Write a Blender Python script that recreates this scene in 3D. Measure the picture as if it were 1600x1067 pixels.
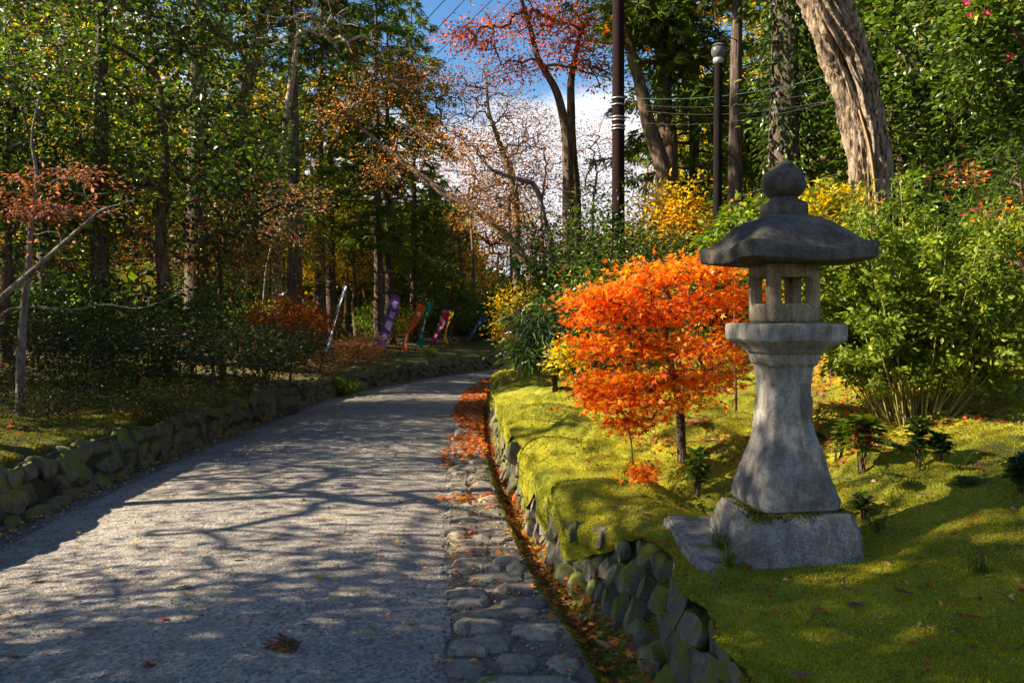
import bpy, bmesh, math
import numpy as np
from mathutils import Vector, Matrix, Euler

for _o in list(bpy.data.objects):
    bpy.data.objects.remove(_o)
SC = bpy.context.scene
COL = SC.collection
R = math.radians

# ------------------------------------------------------------------ camera, sky, sun, exposure
cd = bpy.data.cameras.new('camera'); cam = bpy.data.objects.new('camera', cd); COL.objects.link(cam)
cam.location = (0, 0, 1.5); cam.rotation_euler = (R(90), 0, 0)
cd.lens = 28; cd.sensor_width = 36; cd.shift_y = -43.5 / 1600
cd.clip_start = 0.05; cd.clip_end = 2000
SC.camera = cam

SUN_EL, SUN_AZ = 33.0, -6.0          # sun stands square to the left of the road, low
sd = Vector((-math.cos(R(SUN_AZ)) * math.cos(R(SUN_EL)), math.sin(R(SUN_AZ)) * math.cos(R(SUN_EL)), math.sin(R(SUN_EL))))
sl = bpy.data.lights.new('sun', 'SUN'); sl.energy = 5.0; sl.angle = R(0.5); sl.color = (1.0, 0.87, 0.68)
so = bpy.data.objects.new('sun', sl); COL.objects.link(so)
so.rotation_euler = sd.to_track_quat('Z', 'Y').to_euler(); so.location = (-20, 5, 30)

W = bpy.data.worlds.new('World'); SC.world = W; W.use_nodes = True
wn, wl = W.node_tree.nodes, W.node_tree.links
wn.clear()
wo = wn.new('ShaderNodeOutputWorld'); bg = wn.new('ShaderNodeBackground')
sky = wn.new('ShaderNodeTexSky'); sky.sky_type = 'NISHITA'; sky.sun_disc = False
sky.sun_elevation = R(SUN_EL); sky.sun_rotation = math.atan2(sd.x, sd.y)
sky.air_density = 1.0; sky.dust_density = 0.3; sky.ozone_density = 2.0
tc = wn.new('ShaderNodeTexCoord'); sep = wn.new('ShaderNodeSeparateXYZ')
wl.new(tc.outputs['Generated'], sep.inputs[0])
mp = wn.new('ShaderNodeMapping'); mp.inputs['Scale'].default_value = (1, 1, 2.2); mp.inputs['Location'].default_value = (0.35, 0.1, 0.2)
wl.new(tc.outputs['Generated'], mp.inputs[0])
cn = wn.new('ShaderNodeTexNoise'); cn.inputs['Scale'].default_value = 3.2; cn.inputs['Detail'].default_value = 7; cn.inputs['Roughness'].default_value = 0.58
wl.new(mp.outputs[0], cn.inputs['Vector'])
el = wn.new('ShaderNodeMapRange'); el.inputs['From Min'].default_value = 0.16; el.inputs['From Max'].default_value = 0.46
el.inputs['To Min'].default_value = 0.20; el.inputs['To Max'].default_value = -0.16
wl.new(sep.outputs['Z'], el.inputs['Value'])
ad = wn.new('ShaderNodeMath'); ad.operation = 'ADD'
wl.new(cn.outputs['Fac'], ad.inputs[0]); wl.new(el.outputs[0], ad.inputs[1])
cr = wn.new('ShaderNodeMapRange'); cr.interpolation_type = 'SMOOTHSTEP'
cr.inputs['From Min'].default_value = 0.50; cr.inputs['From Max'].default_value = 0.66
wl.new(ad.outputs[0], cr.inputs['Value'])
hs = wn.new('ShaderNodeHueSaturation'); hs.inputs['Saturation'].default_value = 1.25
wl.new(sky.outputs[0], hs.inputs['Color'])
mx = wn.new('ShaderNodeMix'); mx.data_type = 'RGBA'
mx.inputs['B'].default_value = (5.6, 5.7, 6.0, 1)
wl.new(cr.outputs[0], mx.inputs['Factor']); wl.new(hs.outputs[0], mx.inputs['A'])
wl.new(mx.outputs['Result'], bg.inputs['Color']); bg.inputs['Strength'].default_value = 0.06
wl.new(bg.outputs[0], wo.inputs[0])

SC.render.engine = 'CYCLES'
SC.view_settings.view_transform = 'Standard'; SC.view_settings.look = 'None'
SC.view_settings.exposure = 1.75; SC.view_settings.gamma = 1; SC.view_settings.use_curve_mapping = False
SC.cycles.use_denoising = True; SC.cycles.max_bounces = 6; SC.cycles.diffuse_bounces = 3
SC.cycles.glossy_bounces = 2; SC.cycles.transmission_bounces = 3; SC.cycles.sample_clamp_indirect = 4
SC.cycles.use_adaptive_sampling = True; SC.cycles.adaptive_threshold = 0.015

# ------------------------------------------------------------------ numpy helpers
def hash3(ix, iy, iz):
    n = (ix.astype(np.int64) * 374761393 + iy.astype(np.int64) * 668265263 + iz.astype(np.int64) * 1274126177) & 0x7fffffff
    n = ((n ^ (n >> 13)) * 1274126177) & 0x7fffffff
    n = n ^ (n >> 16)
    return (n & 0xffff) / 65535.0

def vnoise(x, y, z=None):
    x = np.asarray(x, float); y = np.asarray(y, float)
    z = np.zeros_like(x) if z is None else np.asarray(z, float)
    xi, yi, zi = np.floor(x), np.floor(y), np.floor(z)
    fx, fy, fz = x - xi, y - yi, z - zi
    fx, fy, fz = fx*fx*(3-2*fx), fy*fy*(3-2*fy), fz*fz*(3-2*fz)
    r = 0
    for a in (0, 1):
        for b in (0, 1):
            for c in (0, 1):
                w = (fx if a else 1-fx) * (fy if b else 1-fy) * (fz if c else 1-fz)
                r = r + w * hash3(xi+a, yi+b, zi+c)
    return r * 2 - 1

def fbm(x, y, z=None, o=4):
    r, a, s = 0, 1.0, 0.0
    z = np.zeros_like(np.asarray(x, float)) if z is None else z
    for i in range(o):
        f = 2.03 ** i
        r = r + a * vnoise(np.asarray(x)*f + 17*i, np.asarray(y)*f + 5*i, np.asarray(z)*f + 9*i); s += a; a *= 0.5
    return r / s

def smooth(a, b, x):
    t = np.clip((np.asarray(x, float) - a) / (b - a), 0, 1)
    return t*t*(3-2*t)

def PX(x, y, Y):
    """a point of the place, measured in the photograph at distance Y ahead of the camera"""
    return np.array([(x - 800) / 1244 * Y, Y, 1.5 - (y - 490) / 1244 * Y])

def mk_mesh(name, V, faces, mats, col=None, smooth_=False, mi=None):
    V = np.asarray(V, np.float32)
    if not isinstance(faces, (list, tuple)): faces = [faces]
    me = bpy.data.meshes.new(name)
    me.vertices.add(len(V)); me.vertices.foreach_set('co', V.ravel())
    fl = [np.asarray(f, np.int32) for f in faces if len(f)]
    tot = np.concatenate([np.full(len(f), f.shape[1], np.int32) for f in fl])
    st = np.concatenate([[0], np.cumsum(tot)[:-1]]).astype(np.int32)
    lv = np.concatenate([f.ravel() for f in fl])
    me.loops.add(len(lv)); me.loops.foreach_set('vertex_index', lv)
    me.polygons.add(len(tot)); me.polygons.foreach_set('loop_start', st)
    if smooth_: me.polygons.foreach_set('use_smooth', np.ones(len(tot), bool))
    else: me.polygons.foreach_set('use_smooth', np.zeros(len(tot), bool))
    for m in (mats if isinstance(mats, (list, tuple)) else [mats]): me.materials.append(m)
    if mi is not None: me.polygons.foreach_set('material_index', np.asarray(mi, np.int32))
    if col is not None:
        ca = me.color_attributes.new('Col', 'FLOAT_COLOR', 'POINT')
        c = np.ones((len(V), 4), np.float32); c[:, :3] = col
        ca.data.foreach_set('color', c.ravel())
    me.update(calc_edges=True)
    return me

def link(name, data, parent=None, loc=None, rot=None, scale=None, **props):
    o = bpy.data.objects.new(name, data); COL.objects.link(o)
    if parent is not None: o.parent = parent
    if loc is not None: o.location = [float(v) for v in loc]
    if rot is not None: o.rotation_euler = rot
    if scale is not None: o.scale = scale if hasattr(scale, '__len__') else (scale,)*3
    for k, v in props.items():
        if v is not None: o[k] = v
    return o

def thing(name, label, cat, loc=(0,0,0), rotz=0, group=None, scale=None):
    return link(name, None, None, loc, (0, 0, rotz), scale, label=label, category=cat, group=group)

class Geo:
    """collects vertex and face arrays into one mesh"""
    def __init__(s): s.V, s.F, s.C, s.n = [], {}, [], 0
    def add(s, V, F, col=None):
        V = np.asarray(V, float)
        s.V.append(V)
        for f in (F if isinstance(F, list) else [F]):
            f = np.asarray(f, np.int64)
            if len(f): s.F.setdefault(f.shape[1], []).append(f + s.n)
        s.C.append(np.ones((len(V), 3)) if col is None else np.broadcast_to(np.asarray(col, float), (len(V), 3)))
        s.n += len(V)
    def mesh(s, name, mat, smooth_=True, col=True):
        return mk_mesh(name, np.concatenate(s.V), [np.concatenate(f) for f in s.F.values()], mat,
                       np.concatenate(s.C) if col else None, smooth_)

def grid_faces(nu, nv, wrap=False, flip=False):
    i, j = np.meshgrid(np.arange(nu-1), np.arange(nv if wrap else nv-1), indexing='ij')
    j2 = (j+1) % nv
    f = np.stack([i*nv+j, i*nv+j2, (i+1)*nv+j2, (i+1)*nv+j], -1).reshape(-1, 4)
    return f[:, ::-1] if flip else f

def tube(pts, rad, n=6, cap=True):
    pts = np.asarray(pts, float); m = len(pts); rad = np.broadcast_to(np.asarray(rad, float), (m,))
    t = np.gradient(pts, axis=0); t /= np.linalg.norm(t, axis=1, keepdims=True) + 1e-9
    ref = np.array([0, 0, 1.0]) if abs(t[:, 2].mean()) < 0.8 else np.array([1.0, 0, 0])
    a = np.cross(t, ref); a /= np.linalg.norm(a, axis=1, keepdims=True) + 1e-9
    b = np.cross(t, a)
    th = np.arange(n) * 2*np.pi/n
    V = pts[:, None] + rad[:, None, None] * (np.cos(th)[None, :, None]*a[:, None] + np.sin(th)[None, :, None]*b[:, None])
    return V.reshape(-1, 3), grid_faces(m, n, True, True)

def crom(K, n):
    """Catmull-Rom through knots K, n samples per span"""
    K = np.asarray(K, float); P = np.vstack([2*K[0]-K[1], K, 2*K[-1]-K[-2]])
    out = []
    for i in range(1, len(P)-2):
        t = np.linspace(0, 1, n, endpoint=False)[:, None]
        p0, p1, p2, p3 = P[i-1], P[i], P[i+1], P[i+2]
        out.append(0.5*((2*p1)+(-p0+p2)*t+(2*p0-5*p1+4*p2-p3)*t**2+(-p0+3*p1-3*p2+p3)*t**3))
    out.append(K[-1][None])
    return np.vstack(out)

# ------------------------------------------------------------------ materials
def new_mat(name):
    m = bpy.data.materials.new(name); m.use_nodes = True
    nt = m.node_tree; nt.nodes.clear()
    out = nt.nodes.new('ShaderNodeOutputMaterial'); b = nt.nodes.new('ShaderNodeBsdfPrincipled')
    nt.links.new(b.outputs[0], out.inputs[0])
    return m, nt, b, out

def N(nt, t, **kw):
    n = nt.nodes.new(t)
    for k, v in kw.items():
        if k in n.inputs: n.inputs[k].default_value = v
        else: setattr(n, k, v)
    return n

def noise_n(nt, vec, scale, detail=4, rough=0.55):
    n = N(nt, 'ShaderNodeTexNoise', Scale=scale, Detail=detail, Roughness=rough)
    nt.links.new(vec, n.inputs['Vector']); return n.outputs['Fac']

def ramp(nt, fac, stops):
    r = nt.nodes.new('ShaderNodeValToRGB'); e = r.color_ramp.elements
    while len(e) < len(stops): e.new(0.5)
    for k, (p, c) in zip(e, stops):
        k.position = p; k.color = (*c, 1) if hasattr(c, '__len__') else (c, c, c, 1)
    nt.links.new(fac, r.inputs[0]); return r.outputs[0]

def mixc(nt, fac, a, b, mode='MIX'):
    m = nt.nodes.new('ShaderNodeMix'); m.data_type = 'RGBA'; m.blend_type = mode
    for s, v in (('Factor', fac), ('A', a), ('B', b)):
        if hasattr(v, 'is_linked') or hasattr(v, 'links'): nt.links.new(v, m.inputs[s])
        else: m.inputs[s].default_value = (*v, 1) if hasattr(v, '__len__') else v
    return m.outputs['Result']

def bump(nt, b, h, strength, dist):
    n = N(nt, 'ShaderNodeBump', Strength=strength, Distance=dist)
    nt.links.new(h, n.inputs['Height']); nt.links.new(n.outputs[0], b.inputs['Normal'])

def addm(nt, a, b, k=1.0):
    m = N(nt, 'ShaderNodeMath', operation='MULTIPLY_ADD'); nt.links.new(b, m.inputs[0]); m.inputs[1].default_value = k
    nt.links.new(a, m.inputs[2]); return m.outputs[0]

def coords(nt, kind='Object'):
    return N(nt, 'ShaderNodeTexCoord').outputs[kind]

def world_pos(nt):
    return N(nt, 'ShaderNodeNewGeometry').outputs['Position']

def mat_road():
    m, nt, b, o = new_mat('worn_gravel_asphalt'); p = world_pos(nt)
    big = noise_n(nt, p, 0.9, 5); mid = noise_n(nt, p, 9, 4)
    v = N(nt, 'ShaderNodeTexVoronoi', Scale=62.0); nt.links.new(p, v.inputs['Vector'])
    v2 = N(nt, 'ShaderNodeTexVoronoi', Scale=170.0); nt.links.new(p, v2.inputs['Vector'])
    cc = ramp(nt, v.outputs['Color'], [(0.12, (.15,.135,.118)), (0.45, (.265,.243,.21)), (0.9, (.44,.40,.335))])
    dk = mixc(nt, 1.0, ramp(nt, big, [(0.3, (.66,.66,.68)), (0.7, (1.12,1.08,1.0))]), ramp(nt, noise_n(nt, p, 3.1, 6, .7), [(.35, .78), (.62, 1.1)]), 'MULTIPLY')
    c = mixc(nt, 1.0, cc, dk, 'MULTIPLY')
    c = mixc(nt, ramp(nt, addm(nt, mid, big, .5), [(.78, 0.0), (.98, .6)]), c, (.27, .22, .15))
    nt.links.new(c, b.inputs['Base Color']); b.inputs['Roughness'].default_value = .85
    h = addm(nt, v.outputs['Distance'], v2.outputs['Distance'], .5); h = addm(nt, h, mid, 1.5)
    bump(nt, b, h, .6, .010); return m

def mat_soil(name, c1, c2, c3):
    m, nt, b, o = new_mat(name); p = world_pos(nt)
    a = noise_n(nt, p, 5, 6, .65); f = noise_n(nt, p, 60, 4, .7)
    c = ramp(nt, a, [(.3, c1), (.52, c2), (.75, c3)])
    c = mixc(nt, .55, c, ramp(nt, f, [(.3, .45), (.7, 1.3)]), 'MULTIPLY')
    nt.links.new(c, b.inputs['Base Color']); b.inputs['Roughness'].default_value = .95
    bump(nt, b, addm(nt, f, a, 2), .8, .02); return m

def mat_moss(name='cushion_moss', dirt=.62):
    m, nt, b, o = new_mat(name); p = world_pos(nt)
    a = noise_n(nt, p, 1.6, 5, .6); d = noise_n(nt, p, 5, 6, .7); f = noise_n(nt, p, 130, 3, .7); g = noise_n(nt, p, 26, 4, .6)
    c = ramp(nt, a, [(.30, (.095,.12,.007)), (.45, (.22,.22,.009)), (.60, (.38,.33,.012)), (.75, (.27,.27,.010))])
    c = mixc(nt, ramp(nt, d, [(dirt, 0.0), (dirt+.12, .75)]), c, (.085, .048, .02))
    c = mixc(nt, .75, c, ramp(nt, f, [(.25, .35), (.72, 1.45)]), 'MULTIPLY')
    c = mixc(nt, .5, c, ramp(nt, g, [(.3, .55), (.7, 1.3)]), 'MULTIPLY')
    nt.links.new(c, b.inputs['Base Color']); b.inputs['Roughness'].default_value = .9
    b.inputs['Specular IOR Level'].default_value = .15
    b.inputs['Sheen Weight'].default_value = .25; b.inputs['Sheen Tint'].default_value = (.7, .8, .2, 1)
    bump(nt, b, addm(nt, f, g, 1.6), 1.0, .018); return m

def mat_stone(name, base=(.27,.26,.245), moss=.35, dark=0.0, grain=1.0, wet=0.5, lich=.0, vary=False):
    """granite; moss grows in patches (object noise) and on upward faces"""
    m, nt, b, o = new_mat(name); p = world_pos(nt); B = np.array(base)
    g = noise_n(nt, p, 330, 2, .6); a = noise_n(nt, p, 7, 6, .65); s = noise_n(nt, p, 34, 5, .7)
    v = N(nt, 'ShaderNodeTexVoronoi', Scale=210.0); nt.links.new(p, v.inputs['Vector'])
    c = ramp(nt, v.outputs['Color'], [(.12, tuple(B*.30)), (.4, tuple(B*.9)), (.62, tuple(B*1.15)), (.9, tuple(np.minimum(B*1.9, .7)))])
    c = mixc(nt, 1-.75*grain, c, tuple(B))
    c = mixc(nt, .5, c, ramp(nt, g, [(.3, .55), (.7, 1.35)]), 'MULTIPLY')
    mpp = N(nt, 'ShaderNodeMapping'); mpp.inputs['Scale'].default_value = (1, 1, .22); nt.links.new(p, mpp.inputs[0])
    c = mixc(nt, .75, c, ramp(nt, noise_n(nt, mpp.outputs[0], 22, 5, .65), [(.36, (.50,.47,.43)), (.58, (1.08,1.07,1.05))]), 'MULTIPLY')
    c = mixc(nt, .9, c, ramp(nt, a, [(.3, (.50,.48,.46)), (.62, (1.15,1.15,1.12))]), 'MULTIPLY')
    if dark: c = mixc(nt, ramp(nt, addm(nt, a, s, .8), [(.62, dark), (1.1, dark*.55)]), c, (.022, .021, .020))
    oi = N(nt, 'ShaderNodeObjectInfo'); c = mixc(nt, 1.0, c, ramp(nt, oi.outputs['Random'], [(0, (.68,.68,.70)), (.5, (1,.98,.95)), (1, (1.25,1.2,1.1))]) if vary else (1, 1, 1), 'MULTIPLY')
    if lich: c = mixc(nt, ramp(nt, s, [(.66, 0.0), (.72, lich)]), c, (.42, .42, .37))
    if moss:
        ge = N(nt, 'ShaderNodeNewGeometry'); sx = N(nt, 'ShaderNodeSeparateXYZ'); nt.links.new(ge.outputs['Normal'], sx.inputs[0])
        k = addm(nt, a, sx.outputs['Z'], .18); k = addm(nt, k, s, .35)
        c = mixc(nt, ramp(nt, k, [(.95-moss*.55, 0.0), (1.07-moss*.55, .93)]), c, (.13, .145, .012))
    nt.links.new(c, b.inputs['Base Color']); b.inputs['Roughness'].default_value = .88; b.inputs['Specular IOR Level'].default_value = .25
    h = addm(nt, s, g, .5); h = addm(nt, h, a, 1.0); bump(nt, b, h, .75, .012); return m

def mat_bark(name, c1, c2, sc=(9, 9, 1.4), moss=0.0):
    m, nt, b, o = new_mat(name); co = coords(nt)
    mpn = N(nt, 'ShaderNodeMapping'); mpn.inputs['Scale'].default_value = sc; nt.links.new(co, mpn.inputs[0])
    a = noise_n(nt, mpn.outputs[0], 2.2, 7, .68); s = noise_n(nt, mpn.outputs[0], 9, 4, .6); w = noise_n(nt, co, 1.3, 5)
    c = ramp(nt, a, [(.38, c1), (.60, c2)])
    c = mixc(nt, .7, c, ramp(nt, s, [(.3, .5), (.7, 1.3)]), 'MULTIPLY')
    if moss: c = mixc(nt, ramp(nt, w, [(.62-moss*.3, 0.0), (.75-moss*.3, .7)]), c, (.10, .12, .02))
    nt.links.new(c, b.inputs['Base Color']); b.inputs['Roughness'].default_value = .9; b.inputs['Specular IOR Level'].default_value = .2
    bump(nt, b, addm(nt, a, s, .4), .9, .05); return m

def mat_leaf(name, trans=.5, rough=.45, spec=.35, vary=.25, tr_gain=1.25):
    m = bpy.data.materials.new(name); m.use_nodes = True; nt = m.node_tree; nt.nodes.clear()
    out = nt.nodes.new('ShaderNodeOutputMaterial'); b = nt.nodes.new('ShaderNodeBsdfPrincipled')
    at = N(nt, 'ShaderNodeAttribute', attribute_name='Col'); oi = N(nt, 'ShaderNodeObjectInfo')
    hsv = N(nt, 'ShaderNodeHueSaturation')
    mr = N(nt, 'ShaderNodeMapRange'); nt.links.new(oi.outputs['Random'], mr.inputs[0]); mr.inputs['To Min'].default_value = 1-vary; mr.inputs['To Max'].default_value = 1+vary
    nt.links.new(mr.outputs[0], hsv.inputs['Value']); nt.links.new(at.outputs['Color'], hsv.inputs['Color'])
    nt.links.new(hsv.outputs[0], b.inputs['Base Color']); b.inputs['Roughness'].default_value = rough; b.inputs['Specular IOR Level'].default_value = spec
    t = nt.nodes.new('ShaderNodeBsdfTranslucent')
    g = N(nt, 'ShaderNodeHueSaturation', Saturation=1.08, Value=tr_gain); nt.links.new(hsv.outputs[0], g.inputs['Color']); nt.links.new(g.outputs[0], t.inputs['Color'])
    mx = nt.nodes.new('ShaderNodeMixShader'); mx.inputs[0].default_value = trans
    nt.links.new(b.outputs[0], mx.inputs[1]); nt.links.new(t.outputs[0], mx.inputs[2]); nt.links.new(mx.outputs[0], out.inputs[0])
    return m

def mat_plain(name, c, rough=.6, metal=0.0, nz=.25, scale=30, trans=0, spec=.3):
    m, nt, b, o = new_mat(name); p = coords(nt); b.inputs['Specular IOR Level'].default_value = spec
    a = noise_n(nt, p, scale, 5, .6)
    nt.links.new(mixc(nt, 1.0, c, ramp(nt, a, [(.3, 1-nz), (.7, 1+nz)]), 'MULTIPLY'), b.inputs['Base Color'])
    b.inputs['Roughness'].default_value = rough; b.inputs['Metallic'].default_value = metal
    if trans:
        t = nt.nodes.new('ShaderNodeBsdfTranslucent'); t.inputs['Color'].default_value = (*c, 1)
        mx = nt.nodes.new('ShaderNodeMixShader'); mx.inputs[0].default_value = trans
        nt.links.new(b.outputs[0], mx.inputs[1]); nt.links.new(t.outputs[0], mx.inputs[2]); nt.links.new(mx.outputs[0], o.inputs[0])
    return m

M = dict(
    road=mat_road(), moss=mat_moss(), moss_dirt=mat_moss('mossy_soil', .46),
    soil=mat_soil('forest_soil', (.030,.021,.012), (.06,.038,.02), (.055,.058,.012)),
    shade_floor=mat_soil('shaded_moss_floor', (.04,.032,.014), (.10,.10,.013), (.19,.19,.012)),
    grit=mat_soil('gritty_joint_soil', (.085,.065,.04), (.20,.165,.115), (.13,.125,.03)),
    granite=mat_stone('grey_granite', (.46,.435,.385), .14, .45, .6, lich=.6), granite_base=mat_stone('mossy_granite', (.47,.445,.40), .34, .5, 1, lich=.5),
    granite_dark=mat_stone('blackened_granite', (.17,.155,.135), .10, .75, .8, lich=.6), granite_fire=mat_stone('brown_granite', (.33,.285,.20), .12, .2, .7),
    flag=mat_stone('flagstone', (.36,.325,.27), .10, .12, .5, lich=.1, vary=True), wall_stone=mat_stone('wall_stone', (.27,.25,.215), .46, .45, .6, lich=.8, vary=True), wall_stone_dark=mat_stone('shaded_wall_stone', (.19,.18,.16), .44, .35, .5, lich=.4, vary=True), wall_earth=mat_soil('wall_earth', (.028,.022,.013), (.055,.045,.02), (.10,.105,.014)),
    wall_moss=mat_moss('wall_moss', .50),
    cedar_bark=mat_bark('cedar_bark', (.045,.03,.022), (.17,.13,.10), (10,10,.9)), grey_bark=mat_bark('grey_bark', (.07,.06,.05), (.24,.215,.18), (7,7,1.5), .2),
    brown_bark=mat_bark('brown_bark', (.05,.033,.02), (.19,.13,.08), (7,7,1.6), .15), twig=mat_bark('twig_bark', (.10,.07,.045), (.26,.19,.12), (5,5,2)),
    gnarl=mat_bark('peeling_bark', (.045,.027,.017), (.46,.35,.24), (10,10,3.0), .12),
    leaf=mat_leaf('thin_leaf', .5, .5, .3), gloss=mat_leaf('glossy_leaf', .30, .32, .4), needle=mat_leaf('needle_spray', .35, .5, .25), dryleaf=mat_leaf('fallen_leaf', .25, .6, .2, .15),
    maple=mat_leaf('autumn_leaf', .52, .5, .25, .05, 1.35), mossblade=mat_leaf('moss_tuft', .35, .7, .1, 0),
)

# ------------------------------------------------------------------ lie of the land
KL = [(-8,-3.0),(0,-3.15),(3.2,-3.25),(5.0,-3.38),(7.5,-3.6),(12,-3.72),(16.3,-3.68),(20.5,-3.0),(25,-1.8),(29,-.25),(32,2),(34,5.3),(35.5,11),(36,20)]
KR = [(-8,.1),(0,-.1),(3.2,-.27),(4.6,-.38),(6.9,-.57),(10.1,-.77),(14.1,-.94),(19.6,-.95),(24,-.45),(27.5,.9),(29.7,3),(31,6),(31.8,11),(32,20)]
KF = [(-8,1.2),(0,.95),(3.2,.62),(4.6,.33),(6.9,.05),(10.1,-.2),(14.1,-.36),(19.6,-.35),(24,.1),(26.6,1.3),(28.6,3.3),(29.8,6.2),(30.6,11),(30.8,20)]
sw = lambda K: np.array([(x, y) for y, x in K], float)
PL, PR, PF = crom(sw(KL), 24), crom(sw(KR), 24), crom(sw(KF), 24)

def zr(y):
    y = np.asarray(y, float)
    return -0.02 * np.clip(y - 4, 0, 27)

def sdist(poly, P):
    """signed distance (right of the line positive) from points P to a polyline"""
    P = np.asarray(P, float); out = np.empty(len(P))
    A, B = poly[:-1], poly[1:]; D = B - A; L2 = (D**2).sum(1)
    for s in range(0, len(P), 3000):
        p = P[s:s+3000]; q = p[:, None] - A[None]
        t = np.clip((q*D).sum(2)/L2, 0, 1); e = q - t[..., None]*D
        d = (e**2).sum(2); k = d.argmin(1); i = np.arange(len(p))
        cr_ = D[k, 0]*q[i, k, 1] - D[k, 1]*q[i, k, 0]
        out[s:s+3000] = np.sqrt(d[i, k]) * np.where(cr_ > 0, -1, 1)
    return out

def rolls(x, y):
    """moss-covered rolls that run down to the wall, sharp valleys between them"""
    return np.abs(np.sin(4.1*(y + .55*x) + 1.9*fbm(x*.9+1, y*.9, o=2)))**.7 - .6

def rise_right(d, x, y):
    wall = .385 + .03*np.sin(y*.9) + .10*smooth(4.2, 8, y)
    z = wall + .10*np.clip(d, 0, 1.3) + .24*np.clip(d-1.3, 0, 4) + .30*np.clip(d-5.3, 0, 9) + .10*np.clip(d-14, 0, 20)
    k = smooth(.1, .5, d) * .6 + .4
    cush = (1-np.abs(fbm(x*1.55+2, y*1.15+5, o=2))*1.6)
    z = z + .21*rolls(x, y)*smooth(3.9, 4.5, y)*smooth(13, 8, y)*smooth(1.9, .3, d)
    z = z + k*(.075*fbm(x*1.5+3, y*1.5, o=3) + .030*fbm(x*5, y*5, o=2) + .19*(cush-.55)*smooth(3.3, 4.8, y)*smooth(3.4, 1.4, d))
    # level shelf where the lantern stands
    w = np.exp(-(((x-1.25)/.42)**2 + ((y-3.6)/.5)**2)**2)
    return z*(1-w) + w*.425

def rise_left(d, x, y):
    z = .47 + .03*np.sin(y*.7) + .09*np.clip(d, 0, 6) + .05*np.clip(d-6, 0, 10) + .05*np.clip(d-18, 0, 30)
    return z + .09*fbm(x*1.2, y*1.2+7, o=3)*smooth(0, .6, d) + .02*fbm(x*5, y*5, o=2)

def ground(x, y):
    """height of the banks' surface at points"""
    x = np.atleast_1d(np.asarray(x, float)); y = np.atleast_1d(np.asarray(y, float)); P = np.stack([x, y], 1)
    dl, df = -sdist(PL, P), sdist(PF, P)
    z = zr(y)
    z = np.where(dl > 0, zr(y) + rise_left(dl, x, y), z)
    return np.where(df > 0, zr(y) + rise_right(df, x, y), z)

def G(x, y): return float(ground([x], [y])[0])

def normals(P):
    t = np.gradient(P, axis=0); t /= np.linalg.norm(t, axis=1, keepdims=True); return np.stack([t[:, 1], -t[:, 0]], 1)
NL, NF = normals(PL), normals(PF)

def loft(name, rows, mat, kind='structure', parent=None, smooth_=True, flip=False, **kw):
    A = np.stack(rows, 1); nu, nv = A.shape[:2]
    return link(name, mk_mesh(name, A.reshape(-1, 3), grid_faces(nu, nv, flip=not flip), mat, None, smooth_), parent, kind=kind, **kw)

def densify(P, k):
    t = np.arange(len(P)); tt = np.linspace(0, len(P)-1, (len(P)-1)*k+1)
    return np.stack([np.interp(tt, t, P[:, i]) for i in range(P.shape[1])], 1)

def lerp_row(a, z): return np.column_stack([a, z])

# road surface
rows = []
for f in np.linspace(-.02, 1.0, 14):
    p = PL + (PR-PL)*f
    if f > .99: p = p + np.stack([.085*fbm(p[:, 1]*2.6, p[:, 1]*0+2, o=5) + .03, 0*p[:, 1]], 1)
    rows.append(lerp_row(p, zr(p[:, 1]) - (.012 if f > .99 else 0) + .035*(1-(2*np.clip(f,0,1)-1)**2) + .008*fbm(p[:,0]*1.3, p[:,1]*1.3)))
loft('road', rows, M['road'])
# edging bed and gutter on the right
PG = PR + (PF-PR)*.70
rows = []
for f in np.linspace(-.03, 1, 8):
    p = PR + (PG-PR)*f
    rows.append(lerp_row(p, zr(p[:, 1]) - .012 + .010*fbm(p[:,0]*6, p[:,1]*6)))
loft('edging_bed', rows, M['grit'], kind='structure')
rows = []
for f, dz in ((0,-.012),(.12,-.03),(.3,-.085),(.5,-.12),(.75,-.115),(1,-.07),(1.25,-.02)):
    p = PG + (PF-PG)*f
    rows.append(lerp_row(p, zr(p[:, 1]) + dz + .015*fbm(p[:,0]*5, p[:,1]*5)))
loft('gutter', rows, M['moss_dirt'], kind='structure')
# leaf-strewn verge under the left wall
rows = []
for d, dz in ((-.10,.006),(0,.006),(.08,.0),(.2,.02),(.32,.06)):
    p = PL - NL*d
    rows.append(lerp_row(p, zr(p[:, 1]) + dz + .012*fbm(p[:,0]*7, p[:,1]*7)))
loft('verge', rows, M['grit'], kind='structure', flip=True)

# banks: fine lofts beside the road
PFd = densify(PF, 4); NFd = normals(PFd); PLd = densify(PL, 2); NLd = normals(PLd)
s_along = np.concatenate([[0], np.cumsum(np.linalg.norm(np.diff(PFd, axis=0), axis=1))])
edge = .19 + .09*fbm(s_along*1.5, s_along*0+3, o=3) + .05*fbm(s_along*6, s_along*0+1, o=2)
hang = np.clip(.22 + .46*fbm(s_along*1.25, s_along*0+8.3, o=3), .06, .43)
edge = edge + .15*rolls(PFd[:, 0]+.2, PFd[:, 1])*-1*smooth(4.0, 4.6, PFd[:, 1])*smooth(12, 8, PFd[:, 1]); edge = np.clip(edge, .07, .6)
near_slab = np.where(PFd[:, 1] < 3.7, 1.0, np.exp(-((PFd[:, 1]-3.7)/.6)**4)); edge = edge*(1-near_slab) + near_slab*np.maximum(.875 + .035*np.sin(PFd[:, 1]*9) - PFd[:, 0], .15); hang = hang*(1-.85*near_slab)
rows = []; zt = zr(PFd[:, 1]) + rise_right(edge, *(PFd + NFd*edge[:, None]).T)
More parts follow.
